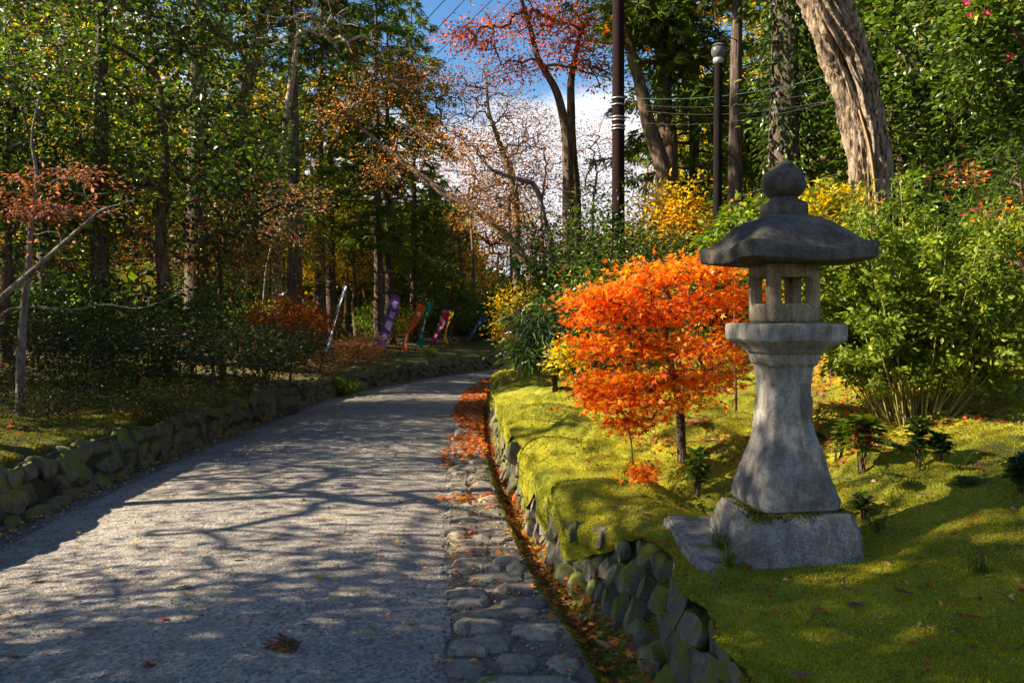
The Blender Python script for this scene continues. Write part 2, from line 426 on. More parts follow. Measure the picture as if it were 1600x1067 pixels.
for q, (dd, hz, z0) in enumerate(((-.085,1.0,0),(-.105,.8,0),(-.11,.55,0),(-.10,.3,.02),(-.085,.13,.03),(-.06,.05,.03),(-.035,.02,.018),(-.01,0,.006))):
    p = PFd + NFd*np.maximum(edge + dd*1.45 - .30*np.maximum(hang-.14, 0)*hz, -.04)[:, None]; z = zt - hang*hz - z0*.8
    fz = .022*fbm(s_along*9, z*14, o=3) + .012*fbm(s_along*25, z*30, o=2); p = p - NFd*fz[:, None]
    rows.append(lerp_row(p, z + .012*fbm(s_along*14+3, z*0+q*.4, o=2)))
for d in np.concatenate([np.linspace(.02, 1.6, 40), np.linspace(1.68, 4.2, 28)]):
    dd = np.minimum(edge + d, 2.6 + 2.0*smooth(22, 19, PFd[:, 1])); p = PFd + NFd*dd[:, None]
    rows.append(lerp_row(p, zr(p[:, 1]) + rise_right(dd, p[:, 0], p[:, 1])))
loft('mossy_bank', rows, M['moss'])
rows = []
for d in np.concatenate([[.30,.30,.32], np.linspace(.36, 1.6, 20), np.linspace(1.75, 4.5, 16)]):
    first = len(rows)
    p = PLd - NLd*d
    rows.append(lerp_row(p, zr(p[:, 1]) + rise_left(np.full(len(p), d-.22), p[:, 0], p[:, 1]) - (.2, .07, .02)[first] if first < 3 else
                zr(p[:, 1]) + rise_left(np.full(len(p), d-.22), p[:, 0], p[:, 1])))
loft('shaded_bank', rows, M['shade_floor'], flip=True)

# terrain far around
gx = np.concatenate([np.linspace(-90, -12, 40), np.linspace(-11.4, 14, 90), np.linspace(15, 90, 40)])
gy = np.concatenate([np.linspace(-40, -6, 14), np.linspace(-5, 42, 120), np.linspace(44, 160, 40)])
XX, YY = np.meshgrid(gx, gy, indexing='ij'); xf, yf = XX.ravel(), YY.ravel()
dl, df = -sdist(PL, np.stack([xf, yf], 1)), sdist(PF, np.stack([xf, yf], 1))
zz = zr(yf) - .35
zz = np.where(dl > .1, zr(yf) - .35 + (.35-.05 + rise_left(np.maximum(dl-.22, 0), xf, yf))*smooth(.9, 2.0, dl), zz)
zz = np.where(df > .1, zr(yf) - .35 + (.35-.05 + rise_right(df, xf, yf))*smooth(.8, 1.8, df), zz)
link('forest_ground', mk_mesh('forest_ground', np.stack([xf, yf, zz], 1), grid_faces(len(gx), len(gy), flip=False), M['soil'], None, True), kind='structure')

# ------------------------------------------------------------------ stones
def flag_mesh(rng, mat, n=10, dome=.06, name='stone'):
    a = np.linspace(0, 2*np.pi, n, endpoint=False) + rng.uniform(-.26, .26, n)*7/n
    r = .5/(np.abs(np.cos(a))**3.2 + np.abs(np.sin(a))**3.2)**(1/3.2) * rng.uniform(.76, 1.08, n)
    o = np.stack([r*np.cos(a), r*np.sin(a)], 1)
    V = []
    for z, s in ((-.5, .98), (.2, 1.0), (.40, .93), (.49, .74)):
        V.append(np.column_stack([o*s, np.full(n, z) + (rng.uniform(-.05, .05, n) if z > .3 else 0)]))
    V.append([[rng.uniform(-.1, .1), rng.uniform(-.1, .1), .5 + dome]])
    V = np.vstack(V); F = grid_faces(4, n, True)
    top = np.array([[3*n+i, 3*n+(i+1) % n, 4*n] for i in range(n)])
    return mk_mesh(name, V, [F, top], mat, None, False)

rng = np.random.default_rng(11)
FL = [flag_mesh(rng, M['flag'], rng.integers(8, 12)) for _ in range(14)]
for me in FL:
    me.polygons.foreach_set('use_smooth', np.ones(len(me.polygons), bool))
    me.set_sharp_from_angle(angle=R(38))

# stone edging: rows of rough flat stones between the road and the gutter
edging = link('stone_edging', None, kind='structure')
tY = PR[:, 1]; idx_of = lambda y: np.interp(y, tY[:int(9.5*24)], np.arange(int(9.5*24)))
def at_idx(P, i): return np.array([np.interp(i, np.arange(len(P)), P[:, k]) for k in range(2)])
y = 2.2; n_flag = 0
while y < 23:
    step = rng.uniform(.14, .25) * (1 if y < 12 else 1.45)
    i = idx_of(y + step/2); a, b = at_idx(PR, i), at_idx(PG, i); w = np.linalg.norm(b-a)
    k = rng.choice([1, 2, 2, 3] if y < 12 else [1, 2, 2]); cuts = np.sort(np.concatenate([[0, 1], (np.arange(1, k)+rng.uniform(-.22, .22, k-1))/k]))
    for c0, c1 in zip(cuts[:-1], cuts[1:]):
        if rng.random() < .06 and n_flag > 4: continue
        c = a + (b-a)*(c0+c1)/2; sx = w*(c1-c0)*rng.uniform(.90, .99); sy = step*rng.uniform(.80, 1.0)
        hgt = rng.uniform(.10, .14)
        link('stone', FL[rng.integers(14)], edging, (c[0]+rng.uniform(-.02, .02), c[1]+rng.uniform(-.045, .045), zr(c[1]) - hgt*.5 + rng.uniform(.002, .028)),
             (rng.uniform(-.05, .05), rng.uniform(-.05, .05), rng.choice([0, math.pi]) + rng.uniform(-.3, .3)), (sx*rng.uniform(.95, 1.12), sy*rng.uniform(.92, 1.2), hgt)); n_flag += 1
    y += step
# a few loose stones set along the road edge
for (x_, y_, Y_, s) in ((745,1012,0,.17),(640,985,0,.10),(725,985,0,.09)):
    Yg = 1.5*1244/(y_-490)
    link('stone', FL[rng.integers(14)], edging, ((x_-800)/1244*Yg, Yg, -.02), (0, 0, rng.uniform(0, 3)), (s, s*.75, .10))

def rock(name, rng, size, mat, sub=3, rough=.22, chips=6, lo=.55):
    bm = bmesh.new(); bmesh.ops.create_icosphere(bm, subdivisions=sub, radius=1)
    V = np.array([v.co[:] for v in bm.verts]); o = rng.uniform(0, 50, 3)
    for _ in range(chips):   # chip flat facets
        n = rng.normal(size=3); n /= np.linalg.norm(n); d = V@n; k = rng.uniform(lo, .85)
        V = V - np.maximum(d-k, 0)[:, None]*n
    V *= (1 + rough*fbm(V[:, 0]*1.5+o[0], V[:, 1]*1.5+o[1], V[:, 2]*1.5+o[2], 4))[:, None]
    V *= np.asarray(size)
    F = np.array([[v.index for v in f.verts] for f in bm.faces]); bm.free()
    return mk_mesh(name, V, F, mat, None, True)
def block(name, rng, mat):
    """a roughly squared wall stone"""
    bm = bmesh.new(); bmesh.ops.create_cube(bm, size=1); bmesh.ops.subdivide_edges(bm, edges=bm.edges[:], cuts=3, use_grid_fill=True)
    V = np.array([v.co[:] for v in bm.verts]); o = rng.uniform(0, 50, 3)
    V *= (1 - .15*np.clip(np.linalg.norm(V, axis=1)-.56, 0, 1)/.3)[:, None]
    sh = rng.uniform(-.22, .22, (3, 3)); V = V + V@sh
    for _ in range(6):
        n = rng.normal(size=3); n /= np.linalg.norm(n); d = V@n; V = V - np.maximum(d-rng.uniform(.32, .5), 0)[:, None]*n
    nn = np.stack([fbm(V[:, 0]*3+o[k], V[:, 1]*3+o[k]+3, V[:, 2]*3, 3) for k in range(3)], 1); V = V + .15*nn
    F = np.array([[v.index for v in f.verts] for f in bm.faces]); bm.free()
    me = mk_mesh(name, V*1.08, F, mat, None, True); me.set_sharp_from_angle(angle=R(30)); return me
WS = [block('stone', rng, M['wall_stone']) for _ in range(14)]
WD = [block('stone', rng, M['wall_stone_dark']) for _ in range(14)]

def face_wall(root, P, Nn, side, y0, y1, hfun, dfun, size, limit, skip, tall=False):
    """dry stone facing along a line; each stone its own piece"""
    L = np.concatenate([[0], np.cumsum(np.linalg.norm(np.diff(P, axis=0), axis=1))])
    s0 = L[np.where(P[:, 1] > y0)[0][0]]; send = L[-1]-9 if y1 is None else L[np.where(P[:, 1] > y1)[0][0]]
    cand = []
    for c, courses in ((0, 3), (1, 3), (2, 3)):
        s = s0 + rng.uniform(0, .2)
        while s < send:
            ln = rng.uniform(.55, 1.5)*size*(1 + .05*max(np.interp(s, L, P[:, 1])-6, 0)); cand.append((s+ln/2, c/courses, ln)); s += ln*.97
    cand.sort(); cnt = 0
    for s, c, ln in cand:
        if cnt >= limit: break
        if rng.random() < skip: continue
        i = np.interp(s, L, np.arange(len(L))); p, nn = at_idx(P, i), at_idx(Nn, i); h = hfun(p)
        f = c + .17 + rng.uniform(-.06, .06); z0 = h*f; th = rng.uniform(.10, .17)
        q = p + nn*side*(dfun(i, f) + th*.5 - (rng.uniform(.05, .085) if tall else rng.uniform(.035, .075)))
        ang = math.atan2(nn[1], nn[0]) + (math.pi if side > 0 else 0)      # outward direction
        e = Matrix.Rotation(ang + rng.uniform(-.14, .14), 4, 'Z') @ Matrix.Rotation(R(90) - .35 + rng.uniform(-.12, .12), 4, 'Y') @ Matrix.Rotation(R(90) + rng.uniform(-.35, .35), 4, 'Z')
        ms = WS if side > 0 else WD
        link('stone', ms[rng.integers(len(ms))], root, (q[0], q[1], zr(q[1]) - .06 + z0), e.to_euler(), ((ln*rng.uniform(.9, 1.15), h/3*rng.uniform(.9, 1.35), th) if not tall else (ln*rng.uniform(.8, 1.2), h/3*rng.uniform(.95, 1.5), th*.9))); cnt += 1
    return cnt

def earth(P, Nn, side, hs, dfun, top_in, mat):
    Pd = densify(P, 3); Nd = normals(Pd); ix = np.arange(len(Pd))/3.0; h = hs(Pd); rows = []
    sl_ = np.concatenate([[0], np.cumsum(np.linalg.norm(np.diff(Pd, axis=0), axis=1))])
    for f in list(np.linspace(-.25, 1, 13)) + [1.02]:
        d = dfun(ix, np.clip(f, 0, 1)) + (top_in if f > 1 else 0); nz_ = (.05*fbm(sl_*3.1, sl_*0+f*h*4, o=4) + .02*fbm(sl_*9, f*h*12+sl_*0, o=2))*(f <= 1)
        p = Pd + Nd*(side*(d + nz_))[:, None]; rows.append(lerp_row(p, zr(p[:, 1]) - .06 + h*min(f, 1) - (.03 if f > 1 else 0)))
    A = np.stack(rows, 1); return mk_mesh('earth_core', A.reshape(-1, 3), grid_faces(A.shape[0], A.shape[1], flip=side > 0), mat, None, True)

wr = thing('retaining_wall', 'low rough stone wall with bright moss spilling over it, on the lantern side of the road', 'wall')
eF = edge[::4]
dR = lambda i, f: np.maximum(.02, (np.interp(i, np.arange(len(eF)), eF) - .07)*np.asarray(f)**.8 + .01)
hR = lambda P_: .36 + .09*smooth(4.2, 8, P_[:, 1])
link('earth_core', earth(PF, NF, 1, hR, dR, .12, M['wall_earth']), wr)
face_wall(wr, PF, NF, 1, 2.0, 25, lambda p: float(hR(p[None])[0]), dR, .15, 298, .05, True)
wlft = thing('retaining_wall', 'long dark mossy dry stone wall curving along the far left edge of the road below the banners', 'wall')
PLw = PL - NL*.10; dL_ = lambda i, f: .0 + .13*np.asarray(f, float) + 0*np.asarray(i, float)
link('earth_core', earth(PLw, NL, -1, lambda P_: np.full(len(P_), .47), dL_, .12, M['wall_earth']), wlft)
face_wall(wlft, PLw, NL, -1, 4.2, None, lambda p: .47, dL_, .23, 298, .04)

# boulders that form the step in the left wall
for (x_, y_, sz, lab) in ((418, 628, (.26,.22,.36), 'pale upright boulder leaning at the step in the dark left wall'), (452, 628, (.3,.25,.2), 'squat grey boulder lying at the foot of the step in the dark left wall')):
    Y_ = 12.6 + (x_-418)*.02; p = PX(x_, y_, Y_)
    link('boulder', rock('boulder', rng, sz, M['wall_stone']), None, (p[0]-.1, p[1], zr(Y_)+sz[2]*.6), (0, 0, 1), label=lab, category='boulder')

# angular granite slab that carries the corner of the lantern terrace
def slab_mesh():
    bm = bmesh.new(); o = [(.79,4.12),(.80,3.62),(.815,3.30),(.90,3.18),(1.16,3.22),(1.22,3.5),(1.15,4.0),(.95,4.15)]
    lo = [(x-.03 if x < .9 else x, y-.02 if y < 3.4 else y, .17) for x, y in o]; up = [(x, y, .405 + .06*(y-3.2)) for x, y in o]
    a = [bm.verts.new(v) for v in lo]; b = [bm.verts.new(v) for v in up]
    for i in range(8): bm.faces.new((a[i], a[(i+1) % 8], b[(i+1) % 8], b[i]))
    bm.faces.new(b); bm.faces.new(a[::-1])
    bmesh.ops.recalc_face_normals(bm, faces=bm.faces)
    bmesh.ops.bevel(bm, geom=bm.edges[:], offset=.015, segments=2, affect='EDGES')
    bmesh.ops.triangulate(bm, faces=bm.faces[:]); bmesh.ops.subdivide_edges(bm, edges=bm.edges[:], cuts=3, use_grid_fill=True)
    V = np.array([v.co[:] for v in bm.verts]); nz_ = np.array([v.normal[:] for v in bm.verts])
    V = V + nz_*(.022*fbm(V[:,0]*9, V[:,1]*9, V[:,2]*9))[:, None]
    F = np.array([[v.index for v in f.verts] for f in bm.faces if len(f.verts) == 3]); F4 = [f for f in ([[v.index for v in f.verts] for f in bm.faces if len(f.verts) == 4])]
    bm.free(); return mk_mesh('granite_slab', V, [F] + ([np.array(F4)] if F4 else []), M['granite'], None, True)
s_ = link('granite_slab', slab_mesh(), label='rough angular granite slab holding the mossy corner in front of the lantern base', category='stone')
s_.data.set_sharp_from_angle(angle=R(35))
p = PX(1118, 1045, 3.1)
link('boulder', rock('boulder', rng, (.055,.09,.10), M['granite_base']), None, (p[0]+.02, p[1], .12), label='small pale rounded stone at the near end of the right wall', category='boulder')

# ------------------------------------------------------------------ stone lantern
lan = thing('stone_lantern', 'tall grey granite lantern with a blackened flaring roof and onion finial on the mossy bank', 'stone lantern', (1.245, 3.65, 0), R(8))
def sq_loft(name, prof, mat, n=72, amp=.004, fs=14, corner=None, parent=lan, seed=0, m_sub=3, chip=0):
    """square-section stone turned up from profile rows (half width, z, squareness)"""
    pr = [prof[0]]
    for a, b in zip(prof[:-1], prof[1:]):
        for t in np.linspace(0, 1, m_sub+1)[1:]: pr.append(tuple(np.array(a)*(1-t) + np.array(b)*t))
    pr = np.array(pr); a = (np.arange(n)+.5)*2*np.pi/n
    rr = 1/((np.abs(np.cos(a))[None]**pr[:, 2:3] + np.abs(np.sin(a))[None]**pr[:, 2:3])**(1/pr[:, 2:3]))
    X, Y_, Z = pr[:, :1]*rr*np.cos(a), pr[:, :1]*rr*np.sin(a), np.repeat(pr[:, 1:2], n, 1)
    if corner is not None: Z = Z + corner(np.abs(np.sin(2*a))[None], pr[:, :1], pr[:, 1:2])*np.clip((pr[:, 1:2]-1.70)/.08, .45, 1)
    V = np.stack([X, Y_, Z], -1).reshape(-1, 3)
    d = amp*fbm(V[:,0]*fs+seed, V[:,1]*fs, V[:,2]*fs, 4)
    if chip:
        cf = (np.abs(np.sin(2*a))[None]**6 * np.ones_like(X)).ravel(); d = d - chip*cf*np.clip(fbm(V[:,0]*9+4, V[:,1]*9, V[:,2]*9, 3)+.25, 0, 1)
    rad = V[:, :2]/(np.linalg.norm(V[:, :2], axis=1, keepdims=True)+1e-6)
    V[:, :2] += rad*d[:, None]; V[:, 2] += d*.5
    m = len(pr); V = np.vstack([V, [[0, 0, pr[0, 1]], [0, 0, pr[-1, 1]]]])
    caps = np.array([[(i+1) % n, i, m*n] for i in range(n)] + [[(m-1)*n+i, (m-1)*n+(i+1) % n, m*n+1] for i in range(n)])
    me = mk_mesh(name, V, [grid_faces(m, n, True), caps], mat, None, True); me.set_sharp_from_angle(angle=R(40))
    return link(name, me, parent)
sq_loft('base', [(.262,.30,14),(.262,.44,14),(.258,.535,14),(.235,.60,14),(.222,.625,12),(.10,.628,10)], M['granite_base'], 120, .012, 12, chip=.02)
sq_loft('shaft', [(.155,.62,14),(.182,.64,14),(.186,.672,14),(.183,.70,14),(.166,.765,14),(.138,.86,14),(.112,.97,14),(.098,1.08,14),(.096,1.17,14),(.101,1.235,14),(.104,1.262,14),(.117,1.275,14),(.122,1.30,14),(.122,1.326,14)], M['granite'], 96, .006, 18, chip=.016)
sq_loft('platform', [(.10,1.322,16),(.136,1.325,16),(.150,1.345,16),(.197,1.378,34),(.202,1.384,40),(.202,1.446,40),(.198,1.455,34),(.190,1.458,26),(.09,1.458,10)], M['granite'], 120, .0025, 20, chip=.006)
def firebox():
    bm = bmesh.new(); bmesh.ops.create_cube(bm, size=1)
    for v in bm.verts: v.co = (v.co.x*.244, v.co.y*.244, v.co.z*.276 + 1.594)
    bmesh.ops.bevel(bm, geom=bm.edges[:], offset=.032, segments=5, profile=.6, affect='EDGES')
    me = bpy.data.meshes.new('firebox'); bm.to_mesh(me); bm.free(); me.materials.append(M['granite_fire'])
    o = link('firebox', me)
    def cutter(sx, sy, sz, z, bev=.006, x=0, y=0):
        b = bmesh.new(); bmesh.ops.create_cube(b, size=1)
        for v in b.verts: v.co = (v.co.x*sx+x, v.co.y*sy+y, v.co.z*sz + z)
        bmesh.ops.bevel(b, geom=b.edges[:], offset=bev, segments=2, affect='EDGES')
        cm = bpy.data.meshes.new('c'); b.to_mesh(cm); b.free()
        co = bpy.data.objects.new('c', cm); COL.objects.link(co); return co
    cs = [cutter(.156, .156, .16, 1.604), cutter(.132, .6, .118, 1.604), cutter(.6, .132, .118, 1.604),
          cutter(.134, .6, .13, 1.604, .004, 0, 0) if False else cutter(.15, .03, .134, 1.604, .006, 0, -.124), cutter(.03, .15, .134, 1.604, .006, -.124, 0)]
    for c in cs:
        md = o.modifiers.new('b', 'BOOLEAN'); md.object = c; md.operation = 'DIFFERENCE'; md.solver = 'EXACT'
    bpy.context.view_layer.update()
    ev = o.evaluated_get(bpy.context.evaluated_depsgraph_get()); nm = bpy.data.meshes.new_from_object(ev); nm.name = 'firebox'
    o.modifiers.clear(); o.data = nm
    for c in cs: bpy.data.objects.remove(c)
    o.parent = lan
    nm.polygons.foreach_set('use_smooth', np.ones(len(nm.polygons), bool)); nm.set_sharp_from_angle(angle=R(35))
    o.data.materials.clear(); o.data.materials.append(M['granite_fire'])
firebox()
def upturn(s2, s, z):
    return .034*s2**4 * np.clip((s-.14)/.155, 0, 1)**2.0
sq_loft('roof', [(.10,1.722,10),(.245,1.723,14),(.286,1.724,16),(.295,1.731,18),(.297,1.770,18),(.292,1.784,18),(.268,1.792,16),(.245,1.818,14),(.224,1.846,12),(.198,1.880,10),(.168,1.908,9),(.135,1.929,8),(.10,1.941,8),(.05,1.944,8)], M['granite_dark'], 144, .010, 11, corner=upturn, chip=.006)
sq_loft('finial_seat', [(.075,1.935,8),(.083,1.945,9),(.085,1.985,9),(.081,2.004,8),(.066,2.012,5),(.060,2.018,3),(.058,2.035,2),(.05,2.036,2)], M['granite_dark'], 64, .004, 20)
sq_loft('finial', [(.055,2.030,2),(.075,2.038,2),(.094,2.062,2),(.099,2.090,2),(.095,2.115,2),(.080,2.142,2),(.055,2.162,2),(.034,2.176,2),(.022,2.190,2),(.012,2.199,2),(.004,2.201,2)], M['granite_dark'], 64, .011, 24)

SHADE = [(-7.6,2.5,'oak',0,.88),(-7.2,-.2,'oak',1,1.0),(-8.2,-3,'oak',2,1.0),(-6.0,3.0,'map',2,.8),(-10.5,1.2,'ced',0,.8),(-11,-1.8,'ced',1,.8),(-6.0,.6,'map',1,1.0),(-7.2,5.9,'map',0,1.22),(-8.8,7.4,'map',3,.85),(-10.2,11.6,'map',1,.8),(-10.6,9.9,'oak',1,.85),(-9.4,8.4,'map',1,.62),(-9.8,13.6,'oak',0,.75)]  # unseen trees left of the frame, placed to shade road, bank and lantern

# ------------------------------------------------------------------ plants: templates and growers
def tpl(kind):
    if kind == 'diamond':
        return np.array([[0,0,0],[.27,.45,.05],[0,1,-.05],[-.27,.45,.05]]), [np.array([[0,1,2,3]])]
    if kind == 'oval':
        return np.array([[0,0,0],[.22,.28,.07],[.24,.62,.06],[0,1,-.08],[-.24,.62,.06],[-.22,.28,.07],[0,.45,0]]), [np.array([[0,1,2,6],[6,2,3,3],[0,6,4,5],[6,3,3,4]])[:0], np.array([[0,1,6],[1,2,6],[2,3,6],[3,4,6],[4,5,6],[5,0,6]])]
    if kind == 'narrow':
        return np.array([[0,0,0],[.085,.35,.03],[0,1,-.12],[-.085,.35,.03]]), [np.array([[0,1,2,3]])]
    if kind == 'maple':
        an = np.radians([-125,-95,-62,-48,-22,0,22,48,62,95,125]); r = [.42,.18,.72,.26,.34,1,.34,.26,.72,.18,.42]
        an = np.radians([-118,-84,-62,-34,-0.0,34,62,84,118]); r = [.45,.26,.78,.32,1,.32,.78,.26,.45]
        v = [[0,-.05,0]] + [[q*math.sin(t), .05+q*math.cos(t), -.10*q*q] for t, q in zip(an, r)]
        return np.array(v), [np.array([[0,i,i+1] for i in range(1, 9)])]
    if kind == 'spray':     # a flat drooping frond of needle shoots
        V, F = [], []
        for a, l, o in ((-38,.62,.12),(-20,.8,.0),(0,1,.0),(20,.8,.0),(38,.62,.12),(-60,.4,.3),(60,.4,.3)):
            t = R(a); d = np.array([math.sin(t), math.cos(t)]); p = np.array([-d[1], d[0]]); b = np.array([0, o]); k = len(V)
            for q, w, z in ((0,0,0),(.5,.055,-.02),(1,0,-.16),(.5,-.055,-.02)):
                e = b + d*q*l + p*w; V.append([e[0], e[1], z*l])
            F.append([k,k+1,k+2,k+3])
        return np.array(V), [np.array(F)]
    if kind == 'clump':     # loose cluster of five small leaves for far foliage
        V, F = [], []; rg = np.random.default_rng(3)
        for i in range(5):
            c = rg.uniform(-.45, .45, 3); a = rg.uniform(0, 6.28); t = np.array([math.cos(a), math.sin(a), rg.uniform(-.5,.3)])*.42
            s = np.cross(t, rg.normal(size=3)); s = s/np.linalg.norm(s)*.15; k = len(V)
            V += [c, c+t*.5+s, c+t, c+t*.5-s]; F.append([k,k+1,k+2,k+3])
        return np.array(V), [np.array(F)]
TPL = {k: tpl(k) for k in ('diamond','oval','narrow','maple','spray','clump')}

def unit(a): return a/(np.linalg.norm(a, axis=-1, keepdims=True)+1e-9)

def put_leaves(g, pos, yd, nrm, size, kind, cols):
    V, F = TPL[kind]; n = len(pos)
    if n == 0: return
    yd = unit(yd); x = unit(np.cross(yd, nrm)); nz_ = np.cross(x, yd)
    size = np.broadcast_to(np.asarray(size, float), (n,))
    W_ = pos[:, None] + size[:, None, None]*(V[None, :, 0:1]*x[:, None] + V[None, :, 1:2]*yd[:, None] + V[None, :, 2:3]*nz_[:, None])
    k = len(V); off = np.arange(n)[:, None, None]*k
    FF = [(f[None] + off).reshape(-1, f.shape[1]) for f in F if len(f)]
    g.add(W_.reshape(-1, 3), FF, np.repeat(cols, k, 0))

C = dict(dk=(.024,.044,.009), green=(.06,.105,.012), fresh=(.11,.18,.016), yg=(.17,.21,.018), lime=(.28,.33,.03), yellow=(.60,.40,.02), gold=(.74,.38,.018),
         orange=(.78,.25,.012), redor=(.72,.115,.010), red=(.42,.03,.012), rust=(.26,.085,.03), tan=(.48,.27,.11), brown=(.13,.07,.03), olive=(.09,.085,.015), blue=(.022,.05,.03), pinkish=(.42,.17,.10))
C = {k: np.array(v) for k, v in C.items()}

def pal_cols(rng, pos, stops, jitter=.22, clump=1.2, mixr=.55):
    """colour of each leaf: its branch's place on the palette plus its own chance"""
    n = len(pos); t = .5 + .5*fbm(pos[:, 0]*clump+3, pos[:, 1]*clump, pos[:, 2]*clump*1.2, 2)*1.5
    t = np.clip(t*(1-mixr) + mixr*rng.random(n), 0, .999)
    A = np.array([C[s] for s in stops]); i = (t*len(stops)).astype(int)
    return A[i]*np.exp(rng.normal(0, jitter, (n, 1)))

def skeleton(rng, trunk, targets, start=.35, seg=.3, wob=.05, up=.5, sag=.0):
    pos = [np.asarray(p, float) for p in trunk]; par = [-1] + list(range(len(trunk)-1))
    s0 = int(start*len(trunk)); paths = [list(range(len(trunk)))]; tip = []
    T = np.asarray(targets); A = np.array(trunk)[s0:]
    od = np.linalg.norm(T[:, None] - A[None], axis=2).min(1)
    cap = len(trunk) + len(T)*14; B = np.zeros((cap, 3)); B[:len(trunk)] = trunk; nb = len(trunk)
    for k in np.argsort(od):
        t = T[k]; D = t - B[s0:nb]; dist = np.linalg.norm(D, axis=1)
        cost = dist + up*np.maximum(0, -D[:, 2]) + .15*np.abs(D[:, 2])
        j = int(cost.argmin()) + s0; a = B[j]; L = dist[j-s0]
        n = int(np.clip(L/seg, 2, 10)); ts = np.linspace(0, 1, n+1)[1:, None]
        pts = a + (t-a)*ts; bow = rng.normal(0, wob*L, 3); bow[2] += .10*L - sag*L
        pts = pts + bow*np.sin(ts*np.pi) + (rng.normal(0, .035*L, (n, 3)) * (1-ts))*(n > 2)
        pth = [j]
        for q in pts:
            B[nb] = q; par.append(pth[-1]); pth.append(nb); nb += 1
        paths.append(pth); tip.append(nb-1)
    cnt = np.zeros(nb)
    for i in tip: cnt[i] += 1
    for i in range(nb-1, 0, -1):
        if i >= len(trunk) or par[i] >= 0: cnt[par[i]] += cnt[i]
    return B[:nb], np.array(par), paths, np.array(tip), cnt

def ell(rng, n, c, r, shell=.45, layers=0):
    v = unit(rng.normal(size=(n, 3))); q = rng.random(n)**shell
    p = v*q[:, None]
    if layers: p[:, 2] = np.round((p[:, 2]+1)*layers/2)/layers*2-1 + rng.normal(0, .06, n)
    return np.asarray(c) + p*np.asarray(r)

def leafy(rng, trunk, blobs, bark, leafm, kind='diamond', size=.06, per=30, spread=.2, flat=.6, pal=('green',), up=.6, r_tip=.006, r_pow=.46,
          trad=None, start=.35, seg=.3, wob=.05, jitter=.22, clump=1.2, mixr=.55, sides=6, layers=0, thin=1.0, upc=.5, along=2, droop=0.0, noleaf=None):
    """a tree or shrub: (trunk mesh, crown mesh) grown to reach points in its crown's volume"""
    T = np.vstack([ell(rng, b[6], b[:3], b[3:6], layers=layers) for b in blobs])
    B, par, paths, tip, cnt = skeleton(rng, trunk, T, start, seg, wob, upc)
    rad = r_tip*np.maximum(cnt, 1)**r_pow; g = Geo()
    if trad is not None: rad[:len(trunk)] = np.maximum(np.interp(np.linspace(0, 1, len(trunk)), np.linspace(0, 1, len(trad)), trad), 0)
    for i, pth in enumerate(paths):
        r = rad[pth].copy()
        if i: r[0] = min(r[0], r[1]*1.15)
        if i and cnt[pth[1]] <= 1: r = np.linspace(r[0], r_tip*.5, len(pth))
        V, F = tube(B[pth], r, (10 if trad is None or trad[0] < .12 else 16) if i == 0 else (sides if cnt[pth[1]] > 6 else 4 if cnt[pth[1]] > 1 else 3))
        if i == 0:
            a = .10*rad[pth].repeat(len(V)//len(pth)); V = V + np.stack([a*fbm(V[:,0]*5, V[:,1]*5, V[:,2]*1.5), a*fbm(V[:,0]*5+9, V[:,1]*5, V[:,2]*1.5), 0*a], 1)
        g.add(V, F)
    tr = g.mesh('trunk', bark, True, False)
    if per == 0: return [('trunk', tr)]
    an, dr = [], []
    for pth in paths[1:]:
        m = min(along, len(pth)-1)
        for q in range(m): an.append(B[pth[-1-q]]); dr.append(B[pth[-1]] - B[pth[-2]])
    an, dr = np.array(an), unit(np.array(dr))
    if thin < 1: k = rng.random(len(an)) < thin; an, dr = an[k], dr[k]
    k = np.repeat(np.arange(len(an)), np.maximum(1, rng.poisson(per/along, len(an))))
    off = rng.normal(0, 1, (len(k), 3))*np.array([spread, spread, spread*flat]); off[:, 2] -= droop*spread*rng.random(len(k))
    pos = an[k] + off
    yd = dr[k]*.6 + off/spread*.5 + rng.normal(0, .5, (len(k), 3)); yd[:, 2] = yd[:, 2]*.6 - .15 - droop*.6
    nr = rng.normal(0, 1-up*.6, (len(k), 3)); nr[:, 2] += up*1.5
    g = Geo(); put_leaves(g, pos, yd, nr, size*rng.uniform(.65, 1.25, len(k)), kind, pal_cols(rng, pos, pal, jitter, clump, mixr))
    return [('trunk', tr), ('crown', g.mesh('crown', leafm, False))]

